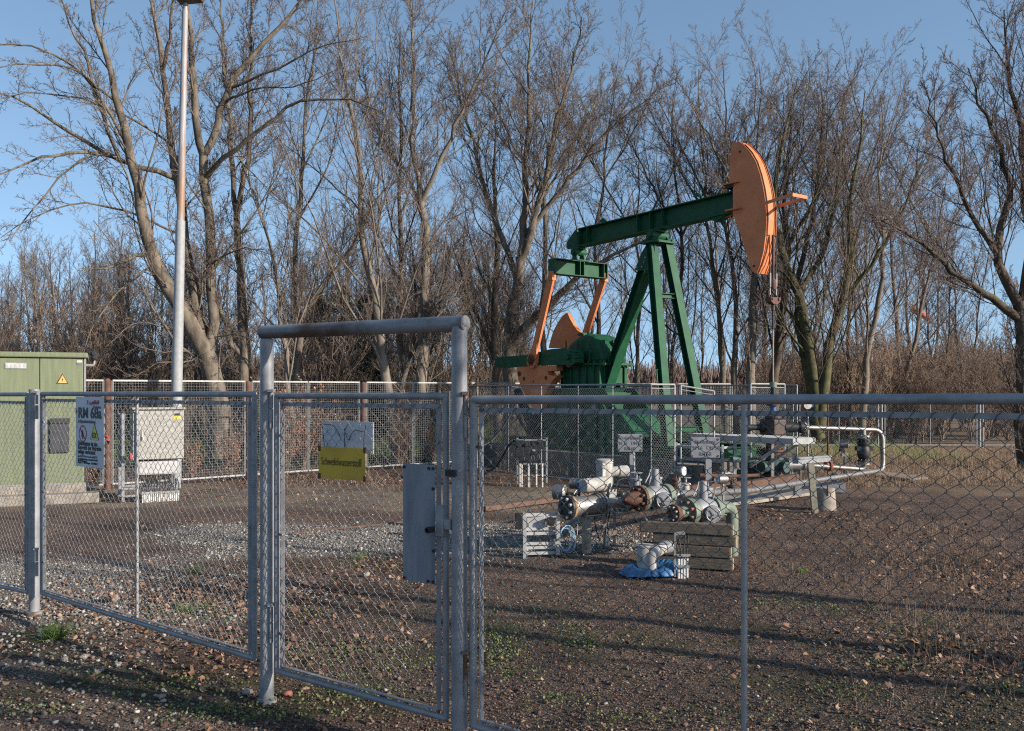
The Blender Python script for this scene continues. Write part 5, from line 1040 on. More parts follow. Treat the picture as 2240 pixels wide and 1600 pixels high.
def gauge(px, py, d, ax_, label, r_=.055, zlow=None):
    g_ = W(px, py, d); root = thing('pressure_gauge', g_, label, 'gauge', 'round gauges of the manifold'); ax_ = np.array(ax_, float); ax_ /= np.linalg.norm(ax_)
    q = MB(); q.lathe(g_, -ax_, [(-.015, r_*.95), (-.01, r_*1.05), (.09, r_), (.10, r_*.6)], 26); q.build('gauge_case', stain, root, smooth=True)
    q = MB(); q.cyl(g_+ax_*.017, ax_, r_*.88, .004, 26); q.build('gauge_face', sign_white, root); q = MB(); q.bar(g_+ax_*.021, g_+ax_*.021+ZZ*r_*.3+np.cross(ZZ, ax_)*r_*.6, .003, .004, ax_); q.build('needle', black_ink, root)
    q = MB(); z0 = g_.copy()-ax_*.05; q.tube([z0, (z0[0], z0[1], z0[2]-(zlow or .3))], .012, 8); q.box((z0[0], z0[1], z0[2]-.14), (.04, .04, .06)); q.build('gauge_stem', galv_light, root)
gauge(1494, 1031, 10.3, (.7, -.7, 0), 'white faced pressure gauge left of the platform steps'); gauge(1573, 1049, 10.2, (-.85, -.2, 0), 'gauge turned edge on above the green ball valve', .05)
# thin tubing, brackets and small valves crowding the manifold
for i, (pts, r_, m_, lab) in enumerate([
    ([W(1255, 1082, 9.7), W(1262, 1070, 9.75), W(1278, 1072, 9.8), W(1292, 1086, 9.85)], .006, stain, 'thin stainless tube looping over the left end of the metering pipe'),
    ([W(1345, 1075, 10.0), W(1352, 1050, 10.1), W(1372, 1046, 10.2), W(1380, 1078, 10.0)], .007, black_rub, 'black cable arching from the actuator towards the rusty valve'),
    ([W(1300, 1112, 9.9), W(1302, 1150, 9.9), W(1312, 1185, 9.9)], .006, black_rub, 'black cable hanging behind the round support post'),
    ([W(1418, 1070, 9.7), W(1424, 1040, 9.8), W(1440, 1036, 9.9), W(1448, 1060, 9.8)], .007, galv_light, 'thin steel tube bent over the rusty flanged valve'),
    ([W(1475, 1095, 9.6), W(1486, 1072, 9.8), W(1494, 1062, 10.1)], .008, stain, 'short stainless tube between the two ball valves'),
    ([W(1560, 1092, 9.4), W(1566, 1068, 9.8), W(1574, 1066, 10.1)], .007, galv, 'thin tube rising behind the green valve'),
    ([W(1240, 1090, 9.6), W(1232, 1120, 9.6), W(1244, 1160, 9.6), W(1238, 1190, 9.55)], .0045, black_rub, 'black cable drooping from the gauge to the white rack'),
    ([W(1530, 1040, 14.6), W(1600, 1043, 14.8), W(1660, 1040, 15.0)], .03, rustm, 'rusty pipe lying below the platform steps'),
    ([W(1480, 1015, 15.2), W(1540, 1018, 15.4), W(1545, 1050, 15.2)], .03, dark_iron, 'dark pipe elbow left of the platform steps'),
    ([W(1600, 1005, 15.6), W(1655, 1008, 15.9)], .05, bluegreen, 'dark teal pipe stub behind the platform legs')]):
    q = MB(); q.tube(arc(pts, .05), r_, 8); tag(q.build('tubing', m_, smooth=True), lab, 'tube', 'thin tubes of the manifold')
for i, (px, py, d_, r_, m_, lab) in enumerate([(1392, 1052, 10.3, .05, galv, 'short grey spindle housing above the rusty valve'), (1548, 1072, 9.7, .045, galv, 'grey stub above the green valve body'), (1500, 1062, 10.6, .045, off_white, 'small pale valve bonnet between the pipe signs'),
                                  (1440, 1048, 10.8, .04, stain, 'small shiny valve bonnet behind the rusty valve'), (1478, 1052, 11.5, .05, rustm, 'small rusty valve bonnet left of the white faced gauge'), (1600, 1066, 11.8, .05, dark_iron, 'small dark valve bonnet right of the green valve')]):
    root = thing('small_valve', W(px, py, d_), lab, 'valve', 'small valves of the manifold'); c_ = W(px, py, d_)
    q = MB(); q.lathe(c_-(0, 0, .10), ZZ, [(0, r_*1.4), (.02, r_*1.4), (.022, r_), (.10, r_*.9), (.105, r_*1.3), (.125, r_*1.3), (.13, r_*.3), (.19, r_*.3)], 18); q.build('bonnet', m_, root, smooth=True)
    q = MB(); q.tube([c_+np.array([math.cos(a)*r_*1.3, math.sin(a)*r_*1.3, .09]) for a in np.linspace(0, 2*PI, 17)], .005, 5, caps=False); q.bar(c_+(-r_*1.3, 0, .09), c_+(r_*1.3, 0, .09), .006, .006); q.build('hand_wheel', rustm if i % 2 else galv_light, root, smooth=True)
# right hand small instruments
ins = thing('transmitter_post', W(1845, 1040, 17.6), 'slim instrument post with blue grey transmitter beyond the pipe loop', 'instrument')
q = MB(); q.tube([W(1847, 1040, 17.6), W(1847, 985, 17.6)], .02, 8); q.box(W(1847, 995, 17.5), (.12, .08, .06)); q.build('post', galv, ins); q = MB(); q.lathe(W(1836, 972, 17.6), (1, -.3, 0), [(0, .06), (.02, .08), (.16, .08), (.18, .05)], 20); q.build('housing', stain, ins, smooth=True)
q = MB(); q.box(W(1841, 985, 17.5), (.08, .08, .06)); q.build('terminal_block', dark_iron, ins)
ins = thing('transmitter_post', W(1766, 1000, 18.0), 'tall thin tube with round dial and blue box behind the wellhead', 'instrument')
q = MB(); q.tube([W(1767, 1040, 18), W(1767, 905, 18)], .016, 8); q.build('post', stain, ins); q = MB(); q.cyl(W(1766, 886, 17.95), (.2, -1, 0), .085, .05, 20); q.cyl(W(1766, 905, 18), (1, 0, 0), .05, .2, 12); q.build('dial', stain, ins, smooth=True); q = MB(); q.box(W(1774, 886, 18.02), (.07, .08, .09)); q.build('blue_box', blue_paint, ins)
q = MB(); q.tube([W(1768, 915, 17.9), W(1772, 960, 17.85), W(1782, 1040, 17.8)], .008, 6); q.build('cable', blue_paint, ins)
q = MB(); q.tube([G(1811, 1040), W(1811, 965, 17.9), W(1811, 868, 17.9)], .017, 8); tag(q.build('vent_pipe', rust_light, smooth=True), 'thin upright vent pipe right of the wellhead', 'pipe')
q = MB(); q.tube(arc([W(1798, 1000, 17.5), W(1818, 1001, 17.5), W(1821, 1018, 17.5)], .05), .012, 8); tag(q.build('bent_tube', stain, smooth=True), 'small bent tube above the leaning post channel', 'tube')
lpst = thing('leaning_post', G(1783, 1120), 'leaning timber coloured steel post carrying a short channel', 'post')
q = MB(); q.bar(G(1783, 1120)-(0, 0, .05), W(1773, 1012, 13.2), .085, .06, (0, 1, 0)); q.build('post', mat('grey_green_post', (.27, .25, .19), (.17, .16, .12), 9, .8), lpst)
q = MB(); q.bar(W(1740, 1008, 12.9), W(1812, 1003, 13.7), .09, .09); q.bar(W(1741, 1004, 12.9), W(1812, 998.5, 13.7), .12, .012); q.build('channel', galv, lpst)
cs = MB(); g_ = G(1811, 1116); cs.lathe(g_+(0, .14, 0), ZZ, [(-.03, .165), (.02, .165), (.30, .145), (.315, .13)], 28); tag(cs.build('concrete_cone', concrete, smooth=True), 'stubby round concrete marker beside the leaning post', 'concrete marker')
q = MB(); q.tube([W(1811, 1085, 13.4), W(1810, 1055, 13.4)], .010, 8); tag(q.build('rusty_rod', rustm), 'rusty rod standing on the concrete marker', 'rod')
# timber stack
ts = G(1612, 1252); bz = .0
for i, (h_, dx, L_) in enumerate(((.118, 0, .80), (.112, -.02, .86), (.105, .03, .80), (.112, .0, .90))):
    q = MB(); a = ts+np.array([-.015+dx, .10, bz+h_/2]); dirn = np.array([-.95, .31, 0]); q.bar(a, a+dirn*L_, .13, h_-.006)
    o = q.build('timber_sleeper', wood_old, bevel=.008); tag(o, ['bottom timber of the short retaining stack', 'second timber from the bottom of the retaining stack', 'third timber from the bottom of the retaining stack', 'top timber of the retaining stack under the green valve'][i], 'timber', 'timbers of the retaining stack')
    q = MB(); q.box(a-dirn*.002, (.006, .122, h_-.014), dirn); e_ = q.build('end_grain', timber_end, o); bz += h_
# pillar under the first ball valve + white tee + tarp + conduit stand + left frames
pc = G(1440, 1235); q = MB(); q.tube([(pc[0], pc[1], 0), (pc[0], pc[1], .37)], .052, 20); ps = thing('pipe_support', pc, 'grey round post with curved saddle under the rusty ball valve', 'pipe support'); q.build('post', sage, ps, smooth=True)
q = MB()
for i in range(8):
    a0, a1 = PI*(1.08+i*.105), PI*(1.08+(i+1)*.105); cc = np.array([pc[0], pc[1], .50]); pp = lambda a, r_: cc+PVv*-.03+PU*0+np.array([math.cos(a)*r_, 0, math.sin(a)*r_])
    q.hexa([pp(a0, .12)-(0, .07, 0), pp(a1, .12)-(0, .07, 0), pp(a1, .12)+(0, .07, 0), pp(a0, .12)+(0, .07, 0), pp(a0, .105)-(0, .07, 0), pp(a1, .105)-(0, .07, 0), pp(a1, .105)+(0, .07, 0), pp(a0, .105)+(0, .07, 0)])
q.build('saddle', galv, ps)
te = thing('pipe_tee', G(1422, 1250), 'off white painted pipe bend standing in the crumpled blue tarpaulin', 'pipe'); tb = W(1425, 1245, 8.7)
q = MB(); q.tube(arc([(tb[0], tb[1], -.02), (tb[0]+.0, tb[1], .20), (tb[0]+.15, tb[1]+.14, .235)], .08, 7), .056, 20); q.build('pipe_run', off_white, te, smooth=True)
q = MB(); q.tube([(tb[0]-.05, tb[1]+.06, 0), (tb[0]-.06, tb[1]+.06, .27)], [.08, .075], 20); q.tube([(tb[0]-.06, tb[1]+.06, .26), (tb[0]-.06, tb[1]+.06, .275)], .088, 20); q.build('stub', off_white, te, smooth=True)
q = MB(); q.tube([(tb[0]+.13, tb[1]+.12, .235), (tb[0]+.20, tb[1]+.18, .235)], .062, 18); q.build('coupling', galv, te, smooth=True)
# tarpaulin: folded sheet heaped round the pipe
n1_, n2_ = 150, 34; th = np.linspace(0, 2*PI, n1_, endpoint=False); rr_ = np.linspace(0, 1, n2_); TH, RR = np.meshgrid(th, rr_)
fold = vnoise(TH*9+30, RR*1.4+3, 1., 41)*.55+vnoise(TH*19+60, RR*2.4+9, 1., 42)*.35+vnoise(TH*34+60, RR*6+9, 1., 43)*.18
env = np.sin(PI*np.clip(RR*.92+.08, 0, 1))**.8
ex = .28*(.42+.62*RR*(1+.22*np.sin(TH*2+.5)+.14*np.sin(TH*5))); ey = ex*.62
TX = tb[0]+.0+np.cos(TH)*ex*1.0+(fold-.5)*.05; TY = tb[1]+.0+np.sin(TH)*ey+(fold-.5)*.05; TZ = .008+env*(.03+.085*np.abs(fold)*(1+.5*np.sin(TH+.6)))
Vt = np.stack([TX, TY, TZ], -1).reshape(-1, 3); ii = np.arange(n1_*n2_).reshape(n2_, n1_); nn = np.roll(ii, -1, 1)
o = np_mesh('tarpaulin', Vt, np.stack([ii[:-1], nn[:-1], nn[1:], ii[1:]], -1).reshape(-1, 4), tarp_m, smooth=False); so = o.modifiers.new('t', 'SOLIDIFY'); so.thickness = .003
tag(o, 'crumpled blue tarpaulin heaped round the foot of the white pipe', 'tarpaulin')
cs_ = thing('conduit_stand', G(1485, 1262), 'small perforated rack of short white conduits and black cables', 'conduit rack'); dd_ = 8.6
q = MB(); q.bar(W(1476, 1262, dd_), W(1476, 1166, dd_), .03, .012); q.bar(W(1476, 1168, dd_), W(1498, 1166, dd_), .02, .03)
for py in (1215, 1239): q.bar(W(1474, py, dd_-.02), W(1510, py, dd_-.02), .012, .02)
q.build('rack', galv_light, cs_)
for i, px in enumerate((1484, 1490, 1496.5, 1503)):
    q = MB(); q.tube([W(px, 1266, dd_), W(px, 1222, dd_)], .0125, 12); q.build('conduit', white_pvc, cs_, smooth=True)
    q = MB(); q.tube([W(px, 1222, dd_), W(px, 1205, dd_), W(px+(-8, -5, 2, 3)[i], 1178-6*(i > 1), dd_+.02), W(px-14+i*4, 1195-16*(i > 1), dd_+.12)], .006, 8); q.build('cable', black_rub, cs_)
    q = MB(); q.box(W(px, 1216, dd_-.03), (.03, .02, .02)); q.box(W(px, 1240, dd_-.03), (.03, .02, .015)); q.build('clamp', galv_light, cs_)
wf = thing('cable_rack', G(1185, 1215), 'low white painted slatted rack left of the metering pipe', 'rack'); dd_ = 9.55
whitep = mat('white_painted_rack', (.44, .44, .43), (.32, .32, .32), 12, .6)
q = MB()
for px, y0, y1 in ((1148, 1122, 1224), (1221, 1126, 1214)): q.bar(W(px, y1, dd_), W(px, y0, dd_), .035, .03, (0, 1, 0))
q.build('upright', whitep, wf)
for py in (1126, 1157, 1167, 1189, 1198, 1210):
    q = MB(); q.bar(W(1150, py+1, dd_), W(1220, py-1, dd_+.05), .02, .03 if py > 1130 else .035); q.build('slat', whitep, wf)
q = MB(); q.box(W(1172, 1142, dd_+.05), (.19, .06, .13)); q.build('grey_box', plastic_grey, wf, bevel=.006); q = MB(); q.box(W(1135, 1140, dd_+.02), (.08, .10, .16)); q.build('junction_box', dark_iron, wf, bevel=.006)
q = MB(); q.cyl(W(1204, 1141, dd_-.02), (0, 1, 0), .045, .06, 18); q.build('cable_gland', dark_iron, wf, smooth=True)
lc = MB()
for k in range(7):
    cc = W(1236, 1178, 9.6); rr_ = .10+.006*k; lc.tube([cc+np.array([math.cos(a)*rr_*.62+.004*k, -.01*k+.05*math.sin(a*2+k), math.sin(a)*rr_*1.05]) for a in np.linspace(0, 2*PI, 22)], .0035, 5, caps=False)
lc.tube([W(1255, 1200, 9.5), W(1262, 1180, 9.6), W(1264, 1150, 9.7), W(1255, 1130, 9.7)], .0035, 5); lc.tube([W(1292, 1205, 9.5), W(1300, 1190, 9.6), W(1305, 1165, 9.7)], .0035, 5)
tag(lc.build('cable_coil', mat('pale_blue_cable', (.32, .46, .58), (.24, .36, .46), 9, .5)), 'loose coil of pale blue cable beside the white rack', 'cable coil')
sf = thing('support_frame', G(1335, 1195), 'small galvanised twin leg frame behind the metering post', 'stand'); dd_ = 10.15
q = MB()
for px, y1 in ((1323, 1196), (1344, 1190)): q.bar(W(px, y1, dd_), W(px, 1110, dd_), .03, .03, (0, 1, 0))
q.bar(W(1323, 1155, dd_), W(1344, 1153, dd_), .02, .035); q.build('frame', galv, sf)
for px in (1326, 1331): q = MB(); q.tube([W(px, 1196, dd_-.03), W(px, 1172, dd_-.03)], .011, 10); q.build('conduit', white_pvc, sf); q = MB(); q.tube([W(px, 1172, dd_-.03), W(px-1, 1140, dd_), W(px+4, 1112, dd_)], .007, 6); q.build('cable', black_rub, sf)

# ---------------------------------------------------------------- far things
ws = thing('windsock', W(2010, 690, 90), 'small faded red windsock far behind the right hand trees', 'windsock')
q = MB(); q.tube([W(2000, 850, 90), W(1996, 668, 90)], .06, 8); q.build('mast', galv, ws); q = MB(); q.tube([W(1996, 672, 90), W(2010, 684, 90), W(2026, 694, 90), W(2036, 706, 90)], [.42, .36, .3, .2], 12); q.build('sock', mat('faded_red_cloth', (.55, .14, .10), (.40, .10, .08), 3, .8), ws, smooth=True)
ps = thing('power_mast', GP(1363, 150), 'slender pale lattice mast on the horizon left of the samson post', 'mast')
q = MB(); c_ = GP(1363, 150)
for dx in (-1, 1): q.tube([c_+(dx*.9, 0, 0), c_+(dx*.35, 0, 4.9)], .10, 5)
for z_ in (.8, 1.8, 2.8, 3.8, 4.7): q.bar(c_+(-.9+z_*.11, 0, z_), c_+(.9-z_*.11, 0, z_), .1, .1)
q.tube([c_+(0, 0, 4.8), c_+(0, 0, 6.2)], .06, 5); q.build('lattice', galv_light, ps); q = MB(); q.ball(c_+(.9, 0, 4.8), .4, 8); q.tube([c_+(0, 0, 4.7), c_+(.9, 0, 4.8)], .07, 5); q.build('dish', white_pvc, ps)
for i, (px, h_, d_) in enumerate(((1932, 735, 70), (1948, 760, 70))):
    q = MB(); q.tube([GP(px, d_), W(px, h_, d_)], .07, 8); q.bar(W(px, h_, d_), W(px, h_, d_)+(.5, 0, .05), .15, .08); tag(q.build('street_lamp', galv_light), ['taller of the two far lamp posts right of the pipe loop', 'shorter of the two far lamp posts right of the pipe loop'][i], 'street lamp', 'far lamp posts')
def far_car(px, d_, m, label, L_=4.4, h_=1.5, van=False):
    c_ = GP(px, d_); root = thing('parked_car', c_, label, 'car', 'far parked cars'); X = L_/2
    prof_ = [(-X, .3), (-X, .85), (-X*.85, .95), (-X*.55, h_), (X*.35, h_), (X*.62, .98), (X, .85), (X, .3)] if not van else [(-X, .3), (-X, h_), (X*.6, h_), (X*.8, 1.2), (X, 1.0), (X, .3)]
    q = MB(); q.prism([c_+(a, -.85, b_) for a, b_ in prof_], (0, 1.7, 0)); q.build('body', m, root, bevel=.08)
    q = MB(); q.prism([c_+(a, -.87, b_) for a, b_ in ([(-X*.75, .98), (-X*.5, h_-.08), (X*.32, h_-.08), (X*.52, .98)] if not van else [(X*.2, 1.2), (X*.2, h_-.3), (X*.58, h_-.3), (X*.74, 1.2)])], (0, 1.74, 0)); q.build('window', dark_iron, root)
    for a in (-.62, .62):
        for b_ in (-.8, .8): q = MB(); q.cyl(c_+(a*X, b_, .32), (0, 1, 0), .32, .2, 16); q.build('wheel', black_rub, root)
carw = mat('white_car_paint', (.75, .75, .74), (.7, .7, .7), 3, .3); carg = mat('silver_car_paint', (.40, .42, .45), (.35, .37, .4), 3, .3); card = mat('dark_blue_car_paint', (.04, .06, .10), (.03, .05, .08), 3, .3)
far_car(1745, 88, carw, 'white van far behind the wellhead', 5, 2.1, True); far_car(1838, 92, carw, 'white car far behind the pipe loop'); far_car(1690, 95, card, 'dark car far behind the polished rod'); far_car(2010, 96, carg, 'silver car far beyond the right trees'); far_car(2125, 94, carw, 'white car farthest right among the trees'); far_car(1905, 96, carg, 'silver car beyond the pipe loop elbow')
sh = MB(); c_ = GP(838, 95); sh.prism([c_+(-2.4, 0, 0), c_+(2.4, 0, 0), c_+(2.4, 0, 2.6), c_+(0, 0, 3.9), c_+(-2.4, 0, 2.6)], (0, 4, 0)); r = thing('far_shed', c_, 'small pale shed far behind the trunks over the gate', 'shed'); sh.build('wall', off_white, r)
q = MB()
for s_ in (-1, 1): q.prism([c_+(s_*2.6, -.2, 2.5), c_+(0, -.2, 4.0), c_+(0, -.2, 4.15), c_+(s_*2.6, -.2, 2.65)], (0, 4.4, 0))
q.build('roof', mat('dark_shed_roof', (.08, .07, .07), (.05, .045, .045), 3, .8), r); q = MB(); q.box(c_+(.3, -.03, 1.0), (.9, .06, 2.0)); q.build('door', dark_iron, r)

# ---------------------------------------------------------------- bare winter trees
def nrm(v): return v/(np.linalg.norm(v, axis=-1, keepdims=True)+1e-9)
def grow(P, R, n_, K, Lf, ang, up, jit, q, t0=.12, t1=.98, rr=.6, rk=.012, rmin=.0035, lmin=0., droop=0.):
    N, KP, _ = P.shape; t = (np.arange(n_)[None]+q.random((N, n_)))/n_*(t1-t0)+t0
    x = t*(KP-1); i0 = np.minimum(x.astype(int), KP-2); f = x-i0; rows = np.arange(N)[:, None]
    A, B = P[rows, i0], P[rows, i0+1]; base = A+(B-A)*f[..., None]; tan = nrm(B-A); rad = R[rows, i0]*(1-f)+R[rows, i0+1]*f
    PL = np.linalg.norm(np.diff(P, axis=1), axis=2).sum(1)[:, None]
    az = np.arange(n_)[None]*2.4+q.random((N, 1))*6.3+q.normal(0, .35, (N, n_))
    ref = np.where(np.abs(tan[..., 2:3]) > .95, np.array([1., 0, 0]), np.array([0, 0, 1.])); e1 = nrm(np.cross(tan, ref)); e2 = np.cross(tan, e1)
    a = q.normal(ang, ang*.22, (N, n_))[..., None]; d = tan*np.cos(a)+(e1*np.cos(az)[..., None]+e2*np.sin(az)[..., None])*np.sin(a)
    d[..., 2] += .12; d = nrm(d).reshape(-1, 3); M = len(d)
    L = (Lf*PL*(1-.62*t)*q.uniform(.55, 1.25, (N, n_))).reshape(-1); L = np.maximum(L, lmin)
    pts = np.empty((M, K, 3)); pts[:, 0] = base.reshape(-1, 3); st = (L/(K-1))[:, None]
    for k in range(1, K):
        pts[:, k] = pts[:, k-1]+d*st; d = d+q.normal(0, jit, d.shape); d[:, 2] += up-droop*k/K; d = nrm(d)
    r0 = np.maximum(np.minimum(rad.reshape(-1)*rr, L*rk+rmin), rmin); tt = np.linspace(0, 1, K)[None]
    return pts, np.maximum(r0[:, None]*(1-.72*tt), rmin*.75)
def crown_of(P, R, q, lv, droop=0.):
    """lv: list of (n, K, length ratio, angle, up, jitter, rk, rmin); returns all levels"""
    out = []
    for (n_, K, Lf, ang, up, jit, rk, rmin) in lv:
        P, R = grow(P, R, n_, K, Lf, ang, up, jit, q, rk=rk, rmin=rmin, droop=droop); out.append((P, R))
    return out
def resample(pts, K):
    pts = np.array(pts, float); s = np.concatenate([[0], np.cumsum(np.linalg.norm(np.diff(pts, axis=0), axis=1))]); t = np.linspace(0, s[-1], K*4)
    P = np.stack([np.interp(t, s, pts[:, i]) for i in range(3)], 1)
    for _ in range(6): P[1:-1] = (P[:-2]+P[1:-1]*2+P[2:])/4
    return P[np.linspace(0, K*4-1, K).astype(int)]
def stem(pix, d0, d1, r0, r1, K=16, pw=1.):
    n_ = len(pix); pts = [W(a, b_, d0+(d1-d0)*i/(n_-1)) for i, (a, b_) in enumerate(pix)]; P = resample(pts, K); t = np.linspace(0, 1, K)**pw
    w_ = np.random.default_rng(int(pix[0][0]+pix[-1][1]+5000)).normal(0, .025, (K, 3)); w_[0] = 0; P = P+w_*min(1, r0*12); r0 *= .84; r1 *= .62
    return P, r0+(r1-r0)*t
BUSHY0 = [(15, 8, .42, .75, .09, .13, .010, .008), (8, 6, .42, .70, .05, .16, .009, .0055), (6, 5, .44, .70, .03, .2, .008, .0042), (4, 3, .42, .7, .02, .22, .008, .0034)]
def tree(label, base_px, d, stems, lv=None, bk=bark, tw=twig, seed=1, group='bare trees behind the fence', name='bare_tree', extra=(), mid=.5):
    q = np.random.default_rng(seed); loc = GP(base_px, d); root = thing(name, loc, label, 'tree', group)
    trunk, crown = [], []
    def snap(P, R, pool):                                     # start a bough inside the limb it grows from
        best = None
        for A, RA in pool:
            t = np.linspace(0, len(A)-1.001, len(A)*8); i0 = t.astype(int); f = (t-i0)[:, None]; C = A[i0]*(1-f)+A[i0+1]*f; rc = RA[i0]*(1-f[:, 0])+RA[i0+1]*f[:, 0]
            dd = np.linalg.norm(C-P[0], axis=1); k = dd.argmin()
            if best is None or dd[k] < best[0]: best = (dd[k], C[k], rc[k])
        if best is None or best[0] > 2.5: return P, R
        off = best[1]-P[0]; P = P+off*(np.linspace(1, 0, len(P))**2)[:, None]; return P, np.minimum(R, best[2]*.85*np.linspace(1, .8, len(R))+.0)
    pool = []
    for P, R in stems:
        if pool and q is not None and P[0, 2] > pool[0][0][0, 2]+.6: P, R = snap(P, R, pool)
        pool.append((P, R))
    stems = list(pool); ex2 = []
    for P, R in extra:
        P, R = snap(P, R, pool); ex2.append((P, R)); pool.append((P, R))
    extra = ex2
    for P, R in stems:
        trunk.append(tubes(P[None], R[None], 12)); L = crown_of(P[None], R[None], q, lv)
        trunk.append(tubes(*L[0], 6)); crown += [tubes(L[1][0], L[1][1], 4)]+[tubes(a, b_, 3) for a, b_ in L[2:]]
    for P, R in extra:                                        # long traced boughs
        trunk.append(tubes(P[None], R[None], 8)); L = crown_of(P[None], R[None], q, [(16, 7, .28, .75, .04, .16, .0065, .005)]+lv[2:]); crown += [tubes(a, b_, 3) for a, b_ in L]
    np_mesh('trunk', *join(trunk), bk, root, smooth=True); np_mesh('crown', *join(crown), tw, root); return root
SP = lambda k: [(int(23*k), 10, .52, .60, .055, .10, .0052, .0045), (9, 7, .44, .60, .04, .12, .0055, .004), (9, 5, .48, .64, .03, .16, .005, .0036), (5, 3, .48, .66, .015, .2, .005, .0032)]
# big multi stemmed tree behind the lamp pole
d = 20.
s1 = stem([(482, 1000), (478, 880), (462, 800), (448, 760), (405, 700), (362, 620), (325, 540), (310, 470), (300, 400), (285, 330), (262, 240), (235, 130), (205, 20), (180, -90)], d, d-1.5, .34, .035, 20, .7)
s2 = stem([(458, 790), (440, 720), (430, 650), (410, 560), (398, 470), (385, 370), (370, 280), (360, 180), (345, 90), (325, -20), (310, -110)], d, d+1, .17, .03, 18)
s3 = stem([(468, 790), (472, 700), (470, 610), (458, 500), (450, 400), (446, 345)], d, d, .24, .17, 12)
s3a = stem([(446, 345), (428, 280), (424, 200), (420, 100), (412, 0), (400, -100)], d, d-.8, .12, .03, 14)
s3b = stem([(446, 345), (470, 290), (488, 220), (525, 160), (570, 100), (640, 30), (700, -60)], d, d+.5, .13, .03, 14)
ex = [stem([(318, 520), (250, 470), (160, 440), (70, 470), (-30, 540)], d, d-2, .035, .008, 12), stem([(275, 300), (230, 250), (150, 210), (60, 200), (-50, 230)], d, d-2, .035, .008, 12), stem([(430, 620), (480, 560), (540, 540), (600, 560)], d, d-1.5, .03, .008, 10),
      stem([(452, 470), (420, 420), (380, 350), (330, 290)], d, d-1, .03, .008, 10), stem([(475, 600), (540, 500), (600, 400), (640, 300)], d, d-1.2, .035, .008, 12), stem([(505, 185), (600, 150), (700, 100), (800, 80)], d, d-1, .04, .008, 12), stem([(488, 220), (560, 190), (650, 190), (740, 150)], d, d-1, .035, .008, 12),
      stem([(300, 400), (250, 370), (190, 340), (110, 270), (40, 215), (-60, 180)], d, d-2, .075, .02, 12), stem([(290, 385), (220, 350), (150, 338), (60, 360), (-40, 400)], d, d-2.5, .06, .015, 12),
      stem([(322, 560), (280, 560), (240, 590), (180, 588)], d-.5, d-1.5, .06, .012, 10), stem([(467, 390), (500, 350), (560, 300), (640, 225), (760, 215), (830, 240)], d, d-1.5, .07, .018, 14),
      stem([(300, 440), (270, 330), (215, 320), (150, 360), (90, 430), (20, 530)], d, d-2, .05, .012, 12), stem([(258, 345), (215, 230), (190, 120), (150, 60), (128, -30)], d, d-.5, .07, .018, 12), stem([(352, 110), (372, 50), (378, -40)], d, d, .06, .02, 10),
      stem([(300, 320), (200, 170), (110, 110), (20, 95), (-60, 110)], d-1, d-2.5, .05, .012, 12), stem([(250, 230), (160, 150), (70, 140), (-30, 150)], d-1, d-2.5, .04, .012, 12), stem([(460, 760), (420, 800), (350, 790), (290, 830), (250, 800)], d, d-1.5, .025, .008, 10),
      stem([(475, 740), (520, 730), (560, 745), (590, 800)], d, d-1, .022, .008, 10), stem([(440, 700), (380, 720), (300, 700), (230, 760)], d, d-1.5, .03, .008, 10), stem([(340, 590), (260, 640), (200, 720), (180, 790)], d, d-2, .03, .006, 10)]
BIG = [(15, 10, .36, .66, .05, .12, .0066, .006), (10, 7, .46, .66, .045, .15, .006, .0045), (9, 5, .44, .70, .03, .2, .0055, .0040), (5, 3, .44, .8, .02, .26, .005, .0035)]
tree('big pale multi stemmed tree behind the lamp pole', 482, d, [s1, s2, s3, s3a, s3b], BIG, bark, twig, 3, extra=ex)
d = 21.5
tree('dark forked tree right of the big multi stemmed tree', 535, d, [stem([(540, 1000), (537, 850), (538, 760), (528, 650), (522, 540), (516, 470)], d, d, .20, .12, 14), stem([(516, 470), (508, 380), (504, 300), (498, 200), (488, 90), (480, -40)], d, d+1, .10, .02), stem([(516, 470), (535, 380), (548, 300), (545, 200), (552, 100), (548, -30)], d, d-1, .10, .02)], BIG, bark, twig, 4,
     extra=[stem([(535, 790), (500, 740), (478, 670), (478, 600)], d, d, .10, .03, 10)])
d = 21.
tree('thin pale leaning tree right of the dark forked tree', 632, d, [stem([(640, 960), (632, 840), (618, 720), (604, 600), (585, 500), (545, 400), (520, 330), (500, 240)], d, d, .085, .012)], SP(.8), bark_pale, twig, 5)
d = 22.
tree('forked tree standing above the left end of the portal bar', 650, d, [stem([(655, 1000), (648, 830), (652, 760), (655, 700)], d, d, .15, .12, 10), stem([(655, 700), (645, 600), (648, 480), (662, 350), (672, 220), (690, 80), (700, -40)], d, d+.5, .09, .014), stem([(655, 700), (700, 630), (750, 570), (800, 480), (850, 400), (900, 330)], d, d-1, .09, .014)], SP(.8), bark_pale, twig, 6)
d = 21.5
tree('leaning pale trunk left of the straight pale tree', 850, d, [stem([(868, 1000), (852, 850), (832, 720), (815, 620), (792, 530), (790, 440), (782, 330), (768, 230), (745, 120), (730, -10)], d, d, .16, .02, 18)], SP(1), bark_pale, twig, 7)
d = 23.
tree('straight pale trunked tree above the portal bar', 925, d, [stem([(932, 1000), (925, 850), (928, 740), (932, 620), (928, 500), (922, 410)], d, d, .20, .13, 14), stem([(922, 410), (905, 340), (908, 240), (904, 120), (900, -20)], d, d, .10, .02), stem([(925, 440), (960, 360), (1000, 280), (1040, 180), (1080, 90), (1110, 10)], d, d-1, .08, .015),
     stem([(924, 500), (900, 400), (850, 330), (810, 240), (790, 150)], d, d+1, .07, .014)], SP(1), bark_pale, twig, 8)
d = 23.6
